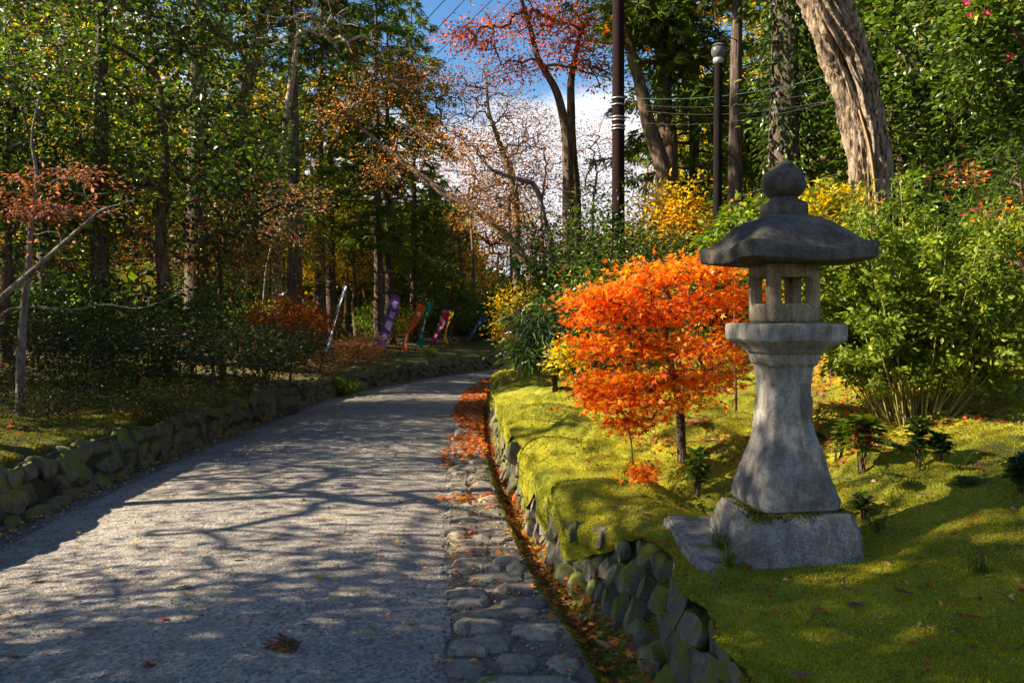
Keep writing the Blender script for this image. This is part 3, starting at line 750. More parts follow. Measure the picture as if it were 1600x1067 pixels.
def conifer(rng, H, c0, rmax, trad, nb=70, pal=('dk','green','green','olive'), ns=3, size=.42, bark=None, dens=1.0, lean=(0, 0), bare=14):
    n = 26; t = np.linspace(0, 1, n); tr = np.column_stack([lean[0]*t*H + .05*np.sin(t*5), lean[1]*t*H + .05*np.cos(t*4), t*H])
    g = Geo(); r = trad*(1-t*.93)*(1 + .5*np.exp(-t*25)); V, F = tube(tr, r, 14)
    a = .09*np.repeat(r, 14); V[:, 0] += a*fbm(V[:,0]*7, V[:,1]*7, V[:,2]*.7); V[:, 1] += a*fbm(V[:,0]*7+5, V[:,1]*7, V[:,2]*.7)
    g.add(V, F); L = Geo(); P_, Y_, N_ = [], [], []
    for i in range(bare):                                    # dead snags below the crown
        z = rng.uniform(.12, c0/H)*H; az = rng.uniform(0, 6.28); l = rng.uniform(.25, 1.1); b = np.array([np.interp(z, tr[:,2], tr[:,k]) for k in range(3)])
        V, F = tube(b + np.linspace(0, 1, 4)[:, None]*np.array([math.cos(az)*l, math.sin(az)*l, rng.uniform(-.3, .2)*l]), np.linspace(.02, .006, 4), 3); g.add(V, F)
    for i in range(nb):
        u = (i + rng.random())/nb; z = c0 + (H-c0)*u**1.1; az = i*2.4 + rng.normal(0, .4)
        l = rmax*(1-u)**.75*rng.uniform(.6, 1.15)*(.55+.45*min(1, u*6)) + .25
        b = np.array([np.interp(z, tr[:,2], tr[:,k]) for k in range(3)]); d = np.array([math.cos(az), math.sin(az), 0]); sd_ = np.array([-d[1], d[0], 0])
        s = np.linspace(0, 1, 6)[:, None]; bp = b + d*l*s + np.array([0, 0, 1])*l*(.18*s - .45*s**2 + .12*s**4) ; bp = bp + rng.normal(0, .03*l, bp.shape)*s
        V, F = tube(bp, np.linspace(.012+.012*l, .006, 6), 4); g.add(V, F)
        m = int(l*7*dens) + 3
        for q in range(m):
            w = rng.uniform(.18, 1.0); p = np.array([np.interp(w*5, np.arange(6), bp[:, k]) for k in range(3)]); sg = 1 if q % 2 else -1
            tw = l*.42*(1.1-w)*rng.uniform(.5, 1.1) + .12; dd = unit(d*.8 + sg*sd_*rng.uniform(.5, 1.1) + np.array([0, 0, -.25+rng.normal(0, .15)]))
            for e in range(ns):
                P_.append(p + dd*tw*(e+.3)/ns*1.2 + rng.normal(0, .05, 3)); Y_.append(dd + rng.normal(0, .35, 3) + [0, 0, -.25]); N_.append([rng.normal(0, .4), rng.normal(0, .4), 1])
    P_, Y_, N_ = map(np.array, (P_, Y_, N_))
    put_leaves(L, P_, Y_, N_, size*rng.uniform(.6, 1.25, len(P_)), 'spray', pal_cols(rng, P_, pal, .25, .9))
    return [('trunk', g.mesh('trunk', bark or M['cedar_bark'], True, False)), ('crown', L.mesh('crown', M['needle'], False))]

def plant(name, parts, xy, label, cat, rot=0.0, sc=1.0, group=None, z=None, tilt=None):
    x, y = xy; r = thing(name, label, cat, (x, y, (G(x, y) if z is None else z) - .03), rot, group, sc)
    if tilt: r.rotation_euler = (tilt[0], tilt[1], rot)
    for n, me in parts: link(n, me, r)
    return r

def at(px, Y): return ((px-800)/1244*Y, Y)

def straight(H, n=9, wob=.05, rng=None, lean=(0, 0)):
    t = np.linspace(0, 1, n); o = rng.normal(0, wob, (n, 2)).cumsum(0)*.4 if rng is not None else np.zeros((n, 2))
    return np.column_stack([lean[0]*t + o[:, 0] - o[0, 0], lean[1]*t + o[:, 1] - o[0, 1], t*H])

rg = np.random.default_rng(5)
# ---- kinds of tree
CED = [conifer(rg, 15, 6.5, 2.5, .20, 52, ('dk','green','fresh','olive'), dens=.85), conifer(rg, 17, 9, 2.5, .24, 50, ('green','green','olive','rust'), dens=.85), conifer(rg, 15, 3.5, 2.6, .18, 72, ('green','fresh','yg','green'))]
def oak(rng, H, r, pal, per=52, size=.115, kind='oval', leafm=None, n=180, **k):
    return leafy(rng, straight(H*.62, 8, .10, rng), [(0,0,H*.68,r,r,H*.30,n), (r*.5,.2*r,H*.42,r*.6,r*.6,H*.16,n//3), (-r*.5,-.3*r,H*.40,r*.6,r*.6,H*.18,n//3)],
                 M['brown_bark'], leafm or M['gloss'], kind, size, per, .30, .6, pal, r_tip=.010, trad=(.16*H/9,.10*H/9,.05), start=.4, seg=.45, **k)
OAK = [oak(rg, 8.5, 2.4, ('green','fresh','dk','olive'), per=40), oak(rg, 7, 2.2, ('green','fresh','fresh','olive'), per=38), oak(rg, 9.5, 2.6, ('fresh','yg','lime','gold','yg'), leafm=M['leaf'], per=34)]
def maple(rng, H, r, pal, per=40, size=.085, n=110, lm='leaf', kind='diamond', **k):
    return leafy(rng, straight(H*.5, 7, .10, rng), [(0,0,H*.66,r,r,H*.30,n), (r*.7,0,H*.5,r*.7,r*.6,H*.12,n//3), (-r*.6,.4*r,H*.52,r*.7,r*.6,H*.12,n//3)],
                 M['brown_bark'], M[lm], kind, size, per, .34, .28, pal, up=.8, r_tip=.007, trad=(.09*H/5,.07*H/5,.04), start=.5, seg=.35, layers=5, **k)
MAP = [maple(rg, 5.5, 2.0, ('rust','brown','rust','olive'), per=22), maple(rg, 6.5, 2.4, ('fresh','yg','lime','green')), maple(rg, 6, 2.2, ('gold','orange','yg','yellow')), maple(rg, 6, 2.2, ('redor','rust','red','pinkish'), per=26)]
def shrub(rng, r, h, pal, per=40, size=.045, n=110, lm='leaf', kind='diamond', spread=.12, stems=5, bark='brown_bark', r_tip=.003, low=.15, **k):
    g = []
    tr = straight(h*.35, 4, .03, rng)
    return leafy(rng, tr, [(0,0,h*(.5+low/2),r,r,h*(.5-low/2),n)], M[bark], M[lm], kind, size, per, spread, .7, pal, up=.5, r_tip=r_tip, start=0.0, seg=.15, upc=.2, **k)
SHR = dict(azalea=[shrub(rg, 1, 1.1, ('dk','dk','dk','brown'), 36, .05), shrub(rg, 1, .9, ('dk','dk','olive','dk'), 40, .05)],
           green=[shrub(rg, 1, 1.3, ('green','fresh','green','dk'), 34, .075, lm='gloss', kind='oval'), shrub(rg, 1, 1.2, ('fresh','yg','green','lime'), 34, .07)],
           red=[shrub(rg, 1, 1.1, ('redor','orange','red','rust'), 30, .055, lm='maple', low=.5), shrub(rg, 1, .9, ('rust','orange','tan','olive'), 24, .055)],
           lime=[shrub(rg, 1, .9, ('lime','yg','fresh','lime'), 36, .07)], yellow=[shrub(rg, 1, 1.2, ('yellow','gold','lime','yellow'), 34, .08, lm='maple', low=.4)])

# ---- left side: tall trunks
cg = 'tall straight conifers in the left wood'
for px, Y, k, sc, lab in ((75,19.5,1,.9,'dark conifer trunk near the left picture edge behind the grey sapling'), (160,13.5,1,.72,'slender dark conifer rising behind the low dark shrubs at far left'),
        (312,17,1,1.05,'tall grey conifer trunk with peeling bark above the widest dark shrub'), (457,22,1,.95,'pale grey straight trunk rising behind the red shrub'),
        (502,27,0,1.0,'thin dark trunk just left of the pale striped banner top'), (518,30,1,.9,'thinnest brown trunk of the pair behind the pale banner'),
        (607,30,0,.92,'sunlit pale trunk standing straight above the purple banner'), (645,33,2,1.0,'dark trunk just right of the sunlit trunk above the orange banner'),
        (590,28,2,1.02,'bushy green conifer whose crown edges the blue sky gap'), (235,25,0,1.1,'shadowed conifer deep in the wood behind the glossy evergreen'), (110,29,1,1,'far conifer between the two dark trunks at left'),
        (385,31,0,1.0,'far conifer behind the leaning brown trunk'), (558,38,2,.95,'distant green conifer between the thin trunk pair and the sunlit trunk'), (20,21,0,1,'conifer cut by the left picture edge'),
        (678,40,2,.55,'short distant conifer behind the red banner')):
    plant('conifer_tree', CED[k], at(px, Y), lab, 'tree', px*.37, sc, cg)

# ---- left side: broadleaf evergreens, maples
for px, Y, k, sc, lab in ((255,13.5,0,.95,'large glossy dark evergreen filling the left wood behind the shrubs'), (365,18.5,1,.85,'glossy evergreen with pale glints beside the tall grey trunk'),
        (10,12.5,0,.7,'very dark evergreen at the left picture edge'), (160,19,2,1.0,'backlit green broadleaf tree behind the slender dark conifer'), (420,26,2,1.05,'sunlit yellow-green broadleaf tree behind the pale grey trunk'),
        (540,33,2,.9,'green broadleaf tree behind the pale banner and thin trunks'), (705,31,1,.62,'low dark rounded evergreen above the red and yellow banners'), (90,33,2,1.2,'backlit yellow-green tree far behind the left edge'),
        (300,36,2,1.2,'far backlit tree glimpsed between the tall grey trunk and evergreen'), (660,46,2,.9,'far green tree closing the road vista')):
    if len(OAK): plant('broadleaf_tree', OAK[k], at(px, Y), lab, 'tree', px*.7, sc, 'broadleaf evergreens in the left wood')
for px, Y, k, sc, lab in ((345,15,0,.85,'rust-tinted maple in front of the tall grey trunk'), (215,22,0,1.1,'orange-flecked maple high behind the glossy evergreen'),
        (470,30,1,.95,'bright yellow-green maple glowing behind the red shrub'), (575,35,2,.95,'golden maple glowing behind the purple banner'), (755,43,2,.8,'yellow-orange maple at the far bend of the road'), (520,44,1,1.1,'far yellow-green maple deep behind the thin trunks'),
        (130,26,1,1.1,'yellow-green maple backlit deep in the left wood'), (430,38,2,1,'golden maple far behind the leaning trunk')):
    plant('maple_tree', MAP[k], at(px, Y), lab, 'tree', px*.9, sc, 'maples in the left wood')

# ---- left undergrowth
for i, (px, Y, kind, k, r, h, lab) in enumerate(((330,10.4,'azalea',0,1.35,1.25,'widest dark twiggy shrub in the left undergrowth'), (215,10.8,'azalea',1,1.1,1.1,'dark shrub left of the widest twiggy shrub'), (120,9.4,'azalea',1,.8,.75,'low dark shrub behind the mossy left bank'),
        (255,8.7,'azalea',1,.75,.5,'lowest dark shrub nearest the left wall'), (415,12.6,'azalea',0,1.0,1.2,'dark shrub just left of the red shrub'), (20,9.6,'azalea',0,1.0,1.1,'dark shrub at the left picture edge'), (75,8.0,'azalea',1,.5,.45,'small dark shrub on the moss at far left'),
        (170,13,'green',0,1.2,1.4,'dark green shrub behind the low dark shrubs'), (300,14,'green',0,1.3,1.4,'green shrub deep in shade behind the widest shrub'),
        (452,14.2,'red',0,.85,1.5,'flame red shrub beside the pale banner'), (500,17.5,'red',1,.7,.7,'rusty low shrub at the foot of the pale banner'), (560,20.5,'red',1,.8,.9,'rusty orange shrub left of the purple banner'),
        (541,17.0,'lime',0,.42,.55,'small bright lime shrub between pale and purple banners'), (600,29,'green',1,1.1,1.5,'yellow-green shrub behind the purple banner'), (680,33,'green',0,1.2,1.6,'green shrub behind the green and red banners'),
        (745,35,'green',0,1.4,1.8,'dark shrub behind the blue banner'), (672,24.5,'lime',0,.3,.45,'tiny lime shrub below the yellow banner'), (640,33,'red',1,1.1,1.2,'rusty shrub behind the orange banner'), (790,36.5,'azalea',0,1.6,1.7,'brown shrub closing the bend of the road'),
        (840,38,'green',0,1.8,2.2,'dark shrub beyond the bend of the road'), (715,38,'red',1,1.3,1.5,'brownish shrub above the far left wall'), (60,14,'green',0,1.3,1.5,'shaded shrub behind the grey sapling'),(430,17,'green',1,1.1,1.4,'yellowish shrub behind the red shrub'))):
    p = SHR[kind][k]; plant('shrub', p, at(px, Y), lab, 'shrub', i*1.3, (r, r, h/1.1), 'shrubs under the left wood' if kind != 'x' else None)

# ------------------------------------------------------------------ trees drawn out limb by limb
def custom(name, base, trunk, blobs, label, cat='tree', bark='brown_bark', lm='leaf', limbs=(), **k):
    """trunk, limbs and blobs are given as points of the place; the tree is built about its own base"""
    base = np.asarray(base, float); tr = np.asarray(trunk, float) - base
    rng_ = np.random.default_rng(abs(hash(label)) % 1000 if False else sum(map(ord, label)))
    tr = crom(tr, 5) if len(tr) < 9 else tr
    parts = leafy(rng_, tr, [tuple(np.asarray(b[:3])-base) + tuple(b[3:]) for b in blobs], M[bark], M[lm], **k)
    return plant_at(name, parts, base, label, cat)
def plant_at(name, parts, base, label, cat, group=None):
    r = thing(name, label, cat, base, 0, group)
    for n, me in parts: link(n, me, r)
    return r
def blob(x, y, Y, rx, rz, n, ry=None):
    p = PX(x, y, Y); s = Y/1244; return (*p, rx*s, (ry if ry is not None else rx)*s, rz*s, n)
def basept(x, Y): p = at(x, Y); return np.array([*p, G(*p)-.05])

# flame-orange maple behind the lantern, the brightest thing in the photograph
b0 = basept(1066, 5.55)
custom('maple_tree', b0, [b0, PX(1062,640,5.55), PX(1055,600,5.5), PX(1046,560,5.5), PX(1040,520,5.5), PX(1050,470,5.5)],
       [blob(960,455,5.35,72,24,60,60), blob(1030,430,5.5,75,26,62,70), blob(1105,415,5.7,65,26,55,70), blob(1000,490,5.35,100,22,82,70), blob(1110,470,5.8,75,29,65,75), blob(930,540,5.25,45,24,37,60), blob(1020,545,5.35,80,24,65,70), blob(1120,540,5.9,75,36,55,75),
        blob(955,596,5.15,62,19,55,60), blob(1050,596,5.4,60,24,45,60), blob(975,628,5.05,70,15,50,55), blob(1100,596,5.7,55,32,37,60), blob(1160,480,5.95,35,62,32,50), blob(920,480,5.3,36,32,30,50), blob(985,660,5.0,45,11,17,40), blob(1060,631,5.3,55,14,20,50)],
       'small flame-orange and red maple in full sun just left of the lantern', lm='maple', kind='maple', size=.036, per=20, spread=.08, flat=.32, pal=('redor','redor','orange','redor','orange','gold','redor','yellow'), up=.7,
       r_tip=.0022, trad=(.034,.030,.025,.018,.012), start=.35, seg=.09, mixr=.45, clump=2.2, jitter=.16, along=3)
# sapling in front of it with hanging stems
b1 = basept(992, 4.9)
custom('maple_sapling', b1, [b1, PX(986,690,4.9), PX(978,655,4.9), PX(972,640,4.9)], [blob(1000,740,4.75,24,14,6), blob(930,612,5.0,30,9,8), blob(975,640,4.9,22,30,8)],
       'spindly maple sapling with hanging red leaves below the flame-orange maple', 'sapling', lm='maple', kind='maple', size=.036, per=20, spread=.05, flat=.5, pal=('redor','orange','red'), r_tip=.0016, trad=(.006,.004,.003), start=.2, seg=.08)

# yellow-green maple right behind the lantern's roof
b2 = basept(1300, 7.3)
custom('maple_tree', b2, [b2, PX(1298,520,7.3), PX(1292,430,7.3), PX(1295,350,7.3)], [blob(1290,335,7.3,52,55,60,60), blob(1310,420,7.1,50,50,40,50), blob(1270,480,7.2,40,50,24,40)],
       'small sunlit yellow-green maple between lantern roof and gnarled trunk', kind='maple', size=.055, per=26, spread=.10, flat=.45, pal=('lime','yg','yellow','lime'), r_tip=.003, trad=(.03,.02,.015), start=.3, seg=.12, up=.45)
# leafy branchlets left of the roof
b3 = basept(1150, 6.6)
custom('shrub', b3, [b3, PX(1148,480,6.6), PX(1150,400,6.6), PX(1158,350,6.6)], [blob(1150,352,6.6,36,22,22,30), blob(1125,378,6.5,22,14,8,20), blob(1165,330,6.7,22,14,8)],
       'leafy green sprig with big oval leaves peeping out left of the lantern roof', 'shrub', kind='oval', size=.085, per=10, spread=.07, flat=.5, pal=('lime','fresh','yg'), r_tip=.003, trad=(.012,.01,.008), start=.6, seg=.12)

# feathery green bamboo clump right of the lantern: many thin canes
def cane_clump():
    r = np.random.default_rng(77); g, L = Geo(), Geo(); P_, D_ = [], []
    base = basept(1424, 5.45)
    for i in range(64):
        a = r.uniform(0, 6.28); q = r.random()**.6; f = np.array([math.cos(a)*q*.24, math.sin(a)*q*.18, 0])
        top = np.array([f[0]*4.2 + r.normal(0, .13), f[1]*3.2 + r.normal(0, .12), r.uniform(.95, 1.90)*(1-.22*q)])
        t = np.linspace(0, 1, 8)[:, None]; pts = f + (top-f)*t + np.array([f[0], f[1], 0])*.9*(t**2)*(1-t); pts[:, 2] -= .12*q*t[:, 0]**4
        V, F = tube(pts, np.linspace(.0055, .0022, 8), 4); g.add(V, F)
        for u in np.linspace(.28, 1, 19):
            p = np.array([np.interp(u*7, np.arange(8), pts[:, k]) for k in range(3)]); az = r.uniform(0, 6.28); l = r.uniform(.08, .26)*(1.25-u*.5)
            d = np.array([math.cos(az), math.sin(az), r.uniform(-.1, .5)]); e = p + d*l; V, F = tube(np.array([p, p+d*l*.5, e-[0,0,.03*l]]), (.0018,.0014,.001), 3); g.add(V, F)
            for w in (.35, .6, .8, 1.0):
                k = 8; P_.append(np.repeat((p + d*l*w)[None], k, 0) + r.normal(0, .022, (k, 3))); D_.append(d + r.normal(0, .8, (k, 3)) + [0, 0, -.25])
    P_, D_ = np.vstack(P_), np.vstack(D_); nr = r.normal(0, .6, P_.shape); nr[:, 2] += .8
    cols = pal_cols(r, P_, ('fresh','fresh','lime','fresh','yg','lime'), .2, 1.5)
    put_leaves(L, P_, D_, nr, r.uniform(.030, .055, len(P_)), 'diamond', cols)
    return plant_at('bamboo_clump', [('cane_stand', g.mesh('cane_stand', M['cane'], True, False)), ('crown', L.mesh('crown', M['leaf'], False))], base, 'leafy bright green clump of thin bamboo canes on the moss right of the lantern', 'bamboo')
M['palewig'] = mat_bark('pale_twig', (.26,.19,.13), (.46,.36,.26), (5,5,2))
M['tanstem'] = mat_plain('dry_vine', (.48,.27,.09), .6)
M['cane'] = mat_plain('bamboo_cane', (.26,.24,.07), .5, 0, .35, 8)
cane_clump()
b = basept(1560, 6.6)
custom('shrub', b, [b, b+[0,0,.5], b+[.05,0,1.0]], [blob(1520,380,6.6,70,90,70), blob(1590,300,6.9,70,80,60)], 'fine-leaved green shrub right of the bamboo clump at the picture edge', 'shrub', kind='narrow', size=.085, per=34, spread=.13, flat=.8, pal=('green','fresh','green','dk'), r_tip=.003, trad=(.02,.015,.01), start=.1, seg=.15)

# gnarled trunk
def gnarled():
    k = [(1358,470,9,.16),(1356,380,9,.15),(1357,300,9.0,.15),(1354,235,9,.155),(1343,170,9,.16),(1325,105,8.95,.165),(1303,45,8.9,.17),(1284,-15,8.85,.17),(1262,-90,8.8,.17)]
    pts = np.array([PX(*q[:3]) for q in k]); P_ = crom(pts, 9); r = np.interp(np.linspace(0, 1, len(P_)), np.linspace(0, 1, len(k)), [q[3] for q in k])
    P_ = densify(P_, 3); r = np.interp(np.linspace(0, 1, len(P_)), np.linspace(0, 1, len(r)), r); n = 120; V, F = tube(P_, r, n); m = len(P_); th = np.tile(np.arange(n)*2*np.pi/n, m); z = V[:, 2]
    cx = np.repeat(P_, n, 0); rad = unit(V - cx)
    tw = th + z*.30 + .55*fbm(z*.9, th*0+3, o=3)
    ridge = (1-np.abs(fbm(np.cos(tw)*2.6, np.sin(tw)*2.6, z*1.0, 4)))**2*.14 + .05*fbm(np.cos(tw)*6, np.sin(tw)*6, z*1.6, 3)*1.3 + .045*fbm(np.cos(tw)*11, np.sin(tw)*11, z*2.4, 3) + .02*fbm(np.cos(th)*25, np.sin(th)*25, z*9, 2)
    hole = -.13*np.exp(-(((tw*180/np.pi) % 360 - 215)/16)**2 - ((z-4.25)/.22)**2) - .10*np.exp(-(((tw*180/np.pi) % 360 - 240)/12)**2 - ((z-3.1)/.3)**2)
    V = V + rad*(ridge - .06 + hole)[:, None]
    base = basept(1358, 9)
    # flared foot down to the ground
    foot = np.array([base+[.03,0,-.1], base+[.02,0,.35], PX(1358,470,9)+[0,0,.06]]); V2, F2 = tube(foot, (.25,.19,.175), n)
    g = Geo(); g.add(V-base, F); g.add(V2-base, F2)
    t = thing('gnarled_tree', 'thick gnarled trunk with peeling sunlit bark rising behind the lantern', 'tree', base)
    link('trunk', g.mesh('trunk', M['gnarl'], True, False), t)
    vine = np.array([PX(1372,420,8.72), PX(1370,350,8.71), PX(1366,290,8.69), PX(1358,230,8.68), PX(1342,172,8.67)]) - base
    v, f = tube(crom(vine, 5), .011, 5); link('vine', mk_mesh('vine', v, f, M['tanstem'], None, True), t)
    # high limbs with leaves above the frame
    top = PX(1262,-90,8.8) - base; rr = np.random.default_rng(4)
    cr_ = leafy(rr, crom(np.array([top-[0,0,.3], top+[-.3,0,.8], top+[-.7,.2,1.9], top+[-1.0,.3,3]]), 4), [(*(top+[-.6,0,3]), 2.2,2.0,1.4,120)], M['gnarl'], M['gloss'], 'oval', .11, 26, .25, .6, ('dk','green','olive'), r_tip=.01, trad=(.27,.2,.12,.06), start=.3, seg=.4)
    link('limb', cr_[0][1], t); link('crown', cr_[1][1], t)

gnarled()

# thick cedar with ivy
def ivy_cedar():
    b = basept(1222, 12.2); p = conifer(np.random.default_rng(9), 19, 7.5, 2.8, .26, 70)
    t = plant_at('conifer_tree', p, b, 'thick dark cedar wrapped in ivy behind the lantern finial', 'tree')
    r = np.random.default_rng(10); n = 5200; a = r.uniform(0, 6.28, n); z = r.uniform(0, 1, n)**.9*6.4; rad = .27 + np.abs(r.normal(0, .17, n))*(1.25-z/6.4)*(1+.5*np.sin(z*2.1))
    P_ = np.column_stack([np.cos(a)*rad*1.1+.12, np.sin(a)*rad, z]); L = Geo()
    put_leaves(L, P_, np.column_stack([np.cos(a), np.sin(a), -1.0+0*a]) + r.normal(0, .4, (n, 3)), np.column_stack([np.cos(a), np.sin(a), .6+0*a]) + r.normal(0, .35, (n, 3)), r.uniform(.06, .12, n), 'oval', pal_cols(r, P_, ('dk','dk','green','olive')))
    link('ivy', L.mesh('ivy', M['gloss'], False), t)
ivy_cedar()
plant('conifer_tree', CED[1], at(1152, 14.5), 'slim dark conifer just right of the lamp post', 'tree', 2, .72)
plant('conifer_tree', CED[2], at(1085, 19), 'hazy green conifer left of the lamp post against the sky', 'tree', 4, .9)
plant('conifer_tree', CED[0], at(1420, 17), 'shadowed conifer right of the gnarled trunk', 'tree', 1, 1.0)
plant('conifer_tree', CED[1], at(1560, 15), 'shadowed conifer near the right picture edge', 'tree', 3, .95)

# forked tree right of the utility pole
b = basept(1040, 17)
custom('forked_tree', b, [b, PX(1040,300,17), PX(1034,258,17), PX(1012,190,17), PX(1000,130,17), PX(985,80,17), PX(978,20,17)], [blob(985,20,17,50,40,26), blob(1040,30,17,80,45,40), blob(1000,-40,17,110,40,40), blob(1075,90,17.4,60,45,30), blob(1100,170,17.4,50,50,26)],
       'forked brown trunk leaning left between the utility pole and lamp post', lm='needle', kind='spray', size=.34, per=14, spread=.28, flat=.6, pal=('green','fresh','yg','green','orange'), r_tip=.010, trad=(.21,.20,.18,.15,.13,.11,.08), start=.42, seg=.4)
b = basept(1046, 17.6)
custom('forked_tree', b, [b, PX(1046,250,17.6), PX(1038,170,17.6), PX(1036,90,17.6), PX(1034,20,17.6)], [blob(1040,90,17.5,70,40,30), blob(1060,20,17.6,60,50,30), blob(1010,150,17.6,40,50,16)], 'straight ivy-clad trunk beside the leaning forked trunk', lm='leaf', kind='diamond', size=.10, per=26, spread=.25, flat=.6, pal=('green','fresh','yg'), r_tip=.008, trad=(.21,.20,.18,.15,.12), start=.4, seg=.4)

# red-leaved tree against the white sky
b = basept(888, 18.5)
custom('maple_tree', b, [b, PX(888,330,18.5), PX(886,230,18.5), PX(880,185,18.5), PX(868,140,18.5), PX(842,95,18.5), PX(830,50,18.5), PX(815,0,18.4)],
       [blob(745,62,18.3,45,24,30,60), blob(820,30,18.4,75,28,34,60), blob(905,45,18.6,60,45,34,50), blob(860,90,18.2,60,40,26,50), blob(935,95,18.8,35,50,18,50), blob(880,-30,18.5,110,40,40), blob(800,120,18.5,40,25,10), blob(935,45,18.9,50,40,16)],
       'tall branching maple with thin red leaves against the white sky', lm='maple', kind='diamond', size=.09, per=40, spread=.28, flat=.3, pal=('redor','orange','redor','pinkish','orange'), r_tip=.007, trad=(.15,.14,.12,.10,.09,.07,.06,.04), start=.45, seg=.4, up=.7, thin=.85)
b = basept(898, 19)
custom('broadleaf_tree', b, [b, PX(900,330,19), PX(893,230,19), PX(892,170,19), PX(893,120,19), PX(905,60,19)], [blob(925,110,19,40,16,12), blob(950,40,19,60,50,26), blob(895,20,19.2,55,40,22), blob(960,120,19,30,12,6)],
       'twin trunk with yellow-green tufts beside the red-leaved maple', kind='diamond', size=.09, per=22, spread=.22, flat=.5, pal=('yg','lime','fresh','orange'), r_tip=.007, trad=(.14,.13,.12,.10,.08,.05), start=.5, seg=.4)
# broken brown trunk and bare pinkish trees beyond
b = basept(808, 24)
custom('bare_tree', b, [b, PX(806,330,24), PX(800,285,24), PX(786,240,24), PX(774,205,24), PX(764,176,24), PX(760,130,24)], [blob(760,130,24,70,50,70), blob(800,180,24,70,60,80), blob(720,170,24,50,70,50)],
       'bare tree with a crooked broken-topped trunk against the clouds', bark='twig', lm='maple', kind='diamond', size=.075, per=12, spread=.3, flat=.6, pal=('rust','tan','pinkish','orange'), r_tip=.006, trad=(.13,.12,.11,.09,.07,.05,.03), start=.4, seg=.4)
for (x, Y, yy, w, h, n, lab) in ((800,30,215,75,80,70,'bare pinkish tree filling the sky gap left of the red-leaved maple'), (850,33,230,70,70,60,'bare pinkish tree behind the red-leaved maple'), (930,30,240,70,70,60,'bare russet tree left of the utility pole'), (740,36,250,70,60,60,'far bare tree at the middle of the sky gap'), (1010,36,250,60,60,40,'bare russet tree seen right of the utility pole')):
    b = basept(x, Y)
    custom('bare_tree', b, [b, PX(x,420,Y), PX(x-4,330,Y), PX(x+3,270,Y)], [blob(x,yy,Y,w,h,int(n*2.3)), blob(x,yy+70,Y,w,45,int(n*1.5))], lab, bark='twig', lm='maple', kind='diamond', size=.09, per=16, spread=.40, flat=.5, pal=('rust','pinkish','tan','orange'), r_tip=.0055, trad=(.09,.07,.05,.04), start=.3, seg=.5)

# the big leaning maple with tan withered twigs across the middle
b = basept(846, 17)
def tanpal(): return ('tan','tan','brown','olive','orange','rust')
custom('leaning_maple', b, [b, PX(828,420,17), PX(808,388,17), PX(772,350,17), PX(735,322,17), PX(690,300,17.1), PX(655,272,17.2), PX(612,240,17.3), PX(570,205,17.4), PX(535,175,17.5)],
       [blob(640,130,17.4,85,40,70,60), blob(560,150,17.5,60,45,45,50), blob(690,220,17.2,75,50,60,60), blob(610,260,17.3,70,40,36,50), blob(760,300,17,55,35,36,50), blob(520,190,17.6,40,40,20), blob(700,150,17.3,45,50,26,50), blob(790,345,16.8,40,25,22)],
       'big leaning maple reaching left over the road with tan withered leaves', bark='twig', lm='maple', kind='diamond', size=.065, per=36, spread=.24, flat=.45, pal=tanpal(), r_tip=.005, trad=(.12,.11,.10,.09,.08,.07,.06,.05,.04,.03), start=.15, seg=.35, thin=.85)
b = basept(868, 15.8)
custom('leaning_maple', b, [b, PX(862,400,15.8), PX(850,340,15.8), PX(835,290,15.8), PX(800,278,15.7), PX(768,265,15.6), PX(745,240,15.6)], [blob(720,225,15.6,45,40,22), blob(800,245,15.7,60,30,20), blob(770,330,15.5,60,40,24), blob(830,370,15.5,40,40,14)],
       'crooked dark limb arching left above the road in front of the leaning maple', bark='grey_bark', lm='maple', kind='diamond', size=.06, per=22, spread=.2, flat=.45, pal=('orange','tan','rust','gold'), r_tip=.006, trad=(.075,.065,.058,.05,.042,.03,.018), start=.3, seg=.35)

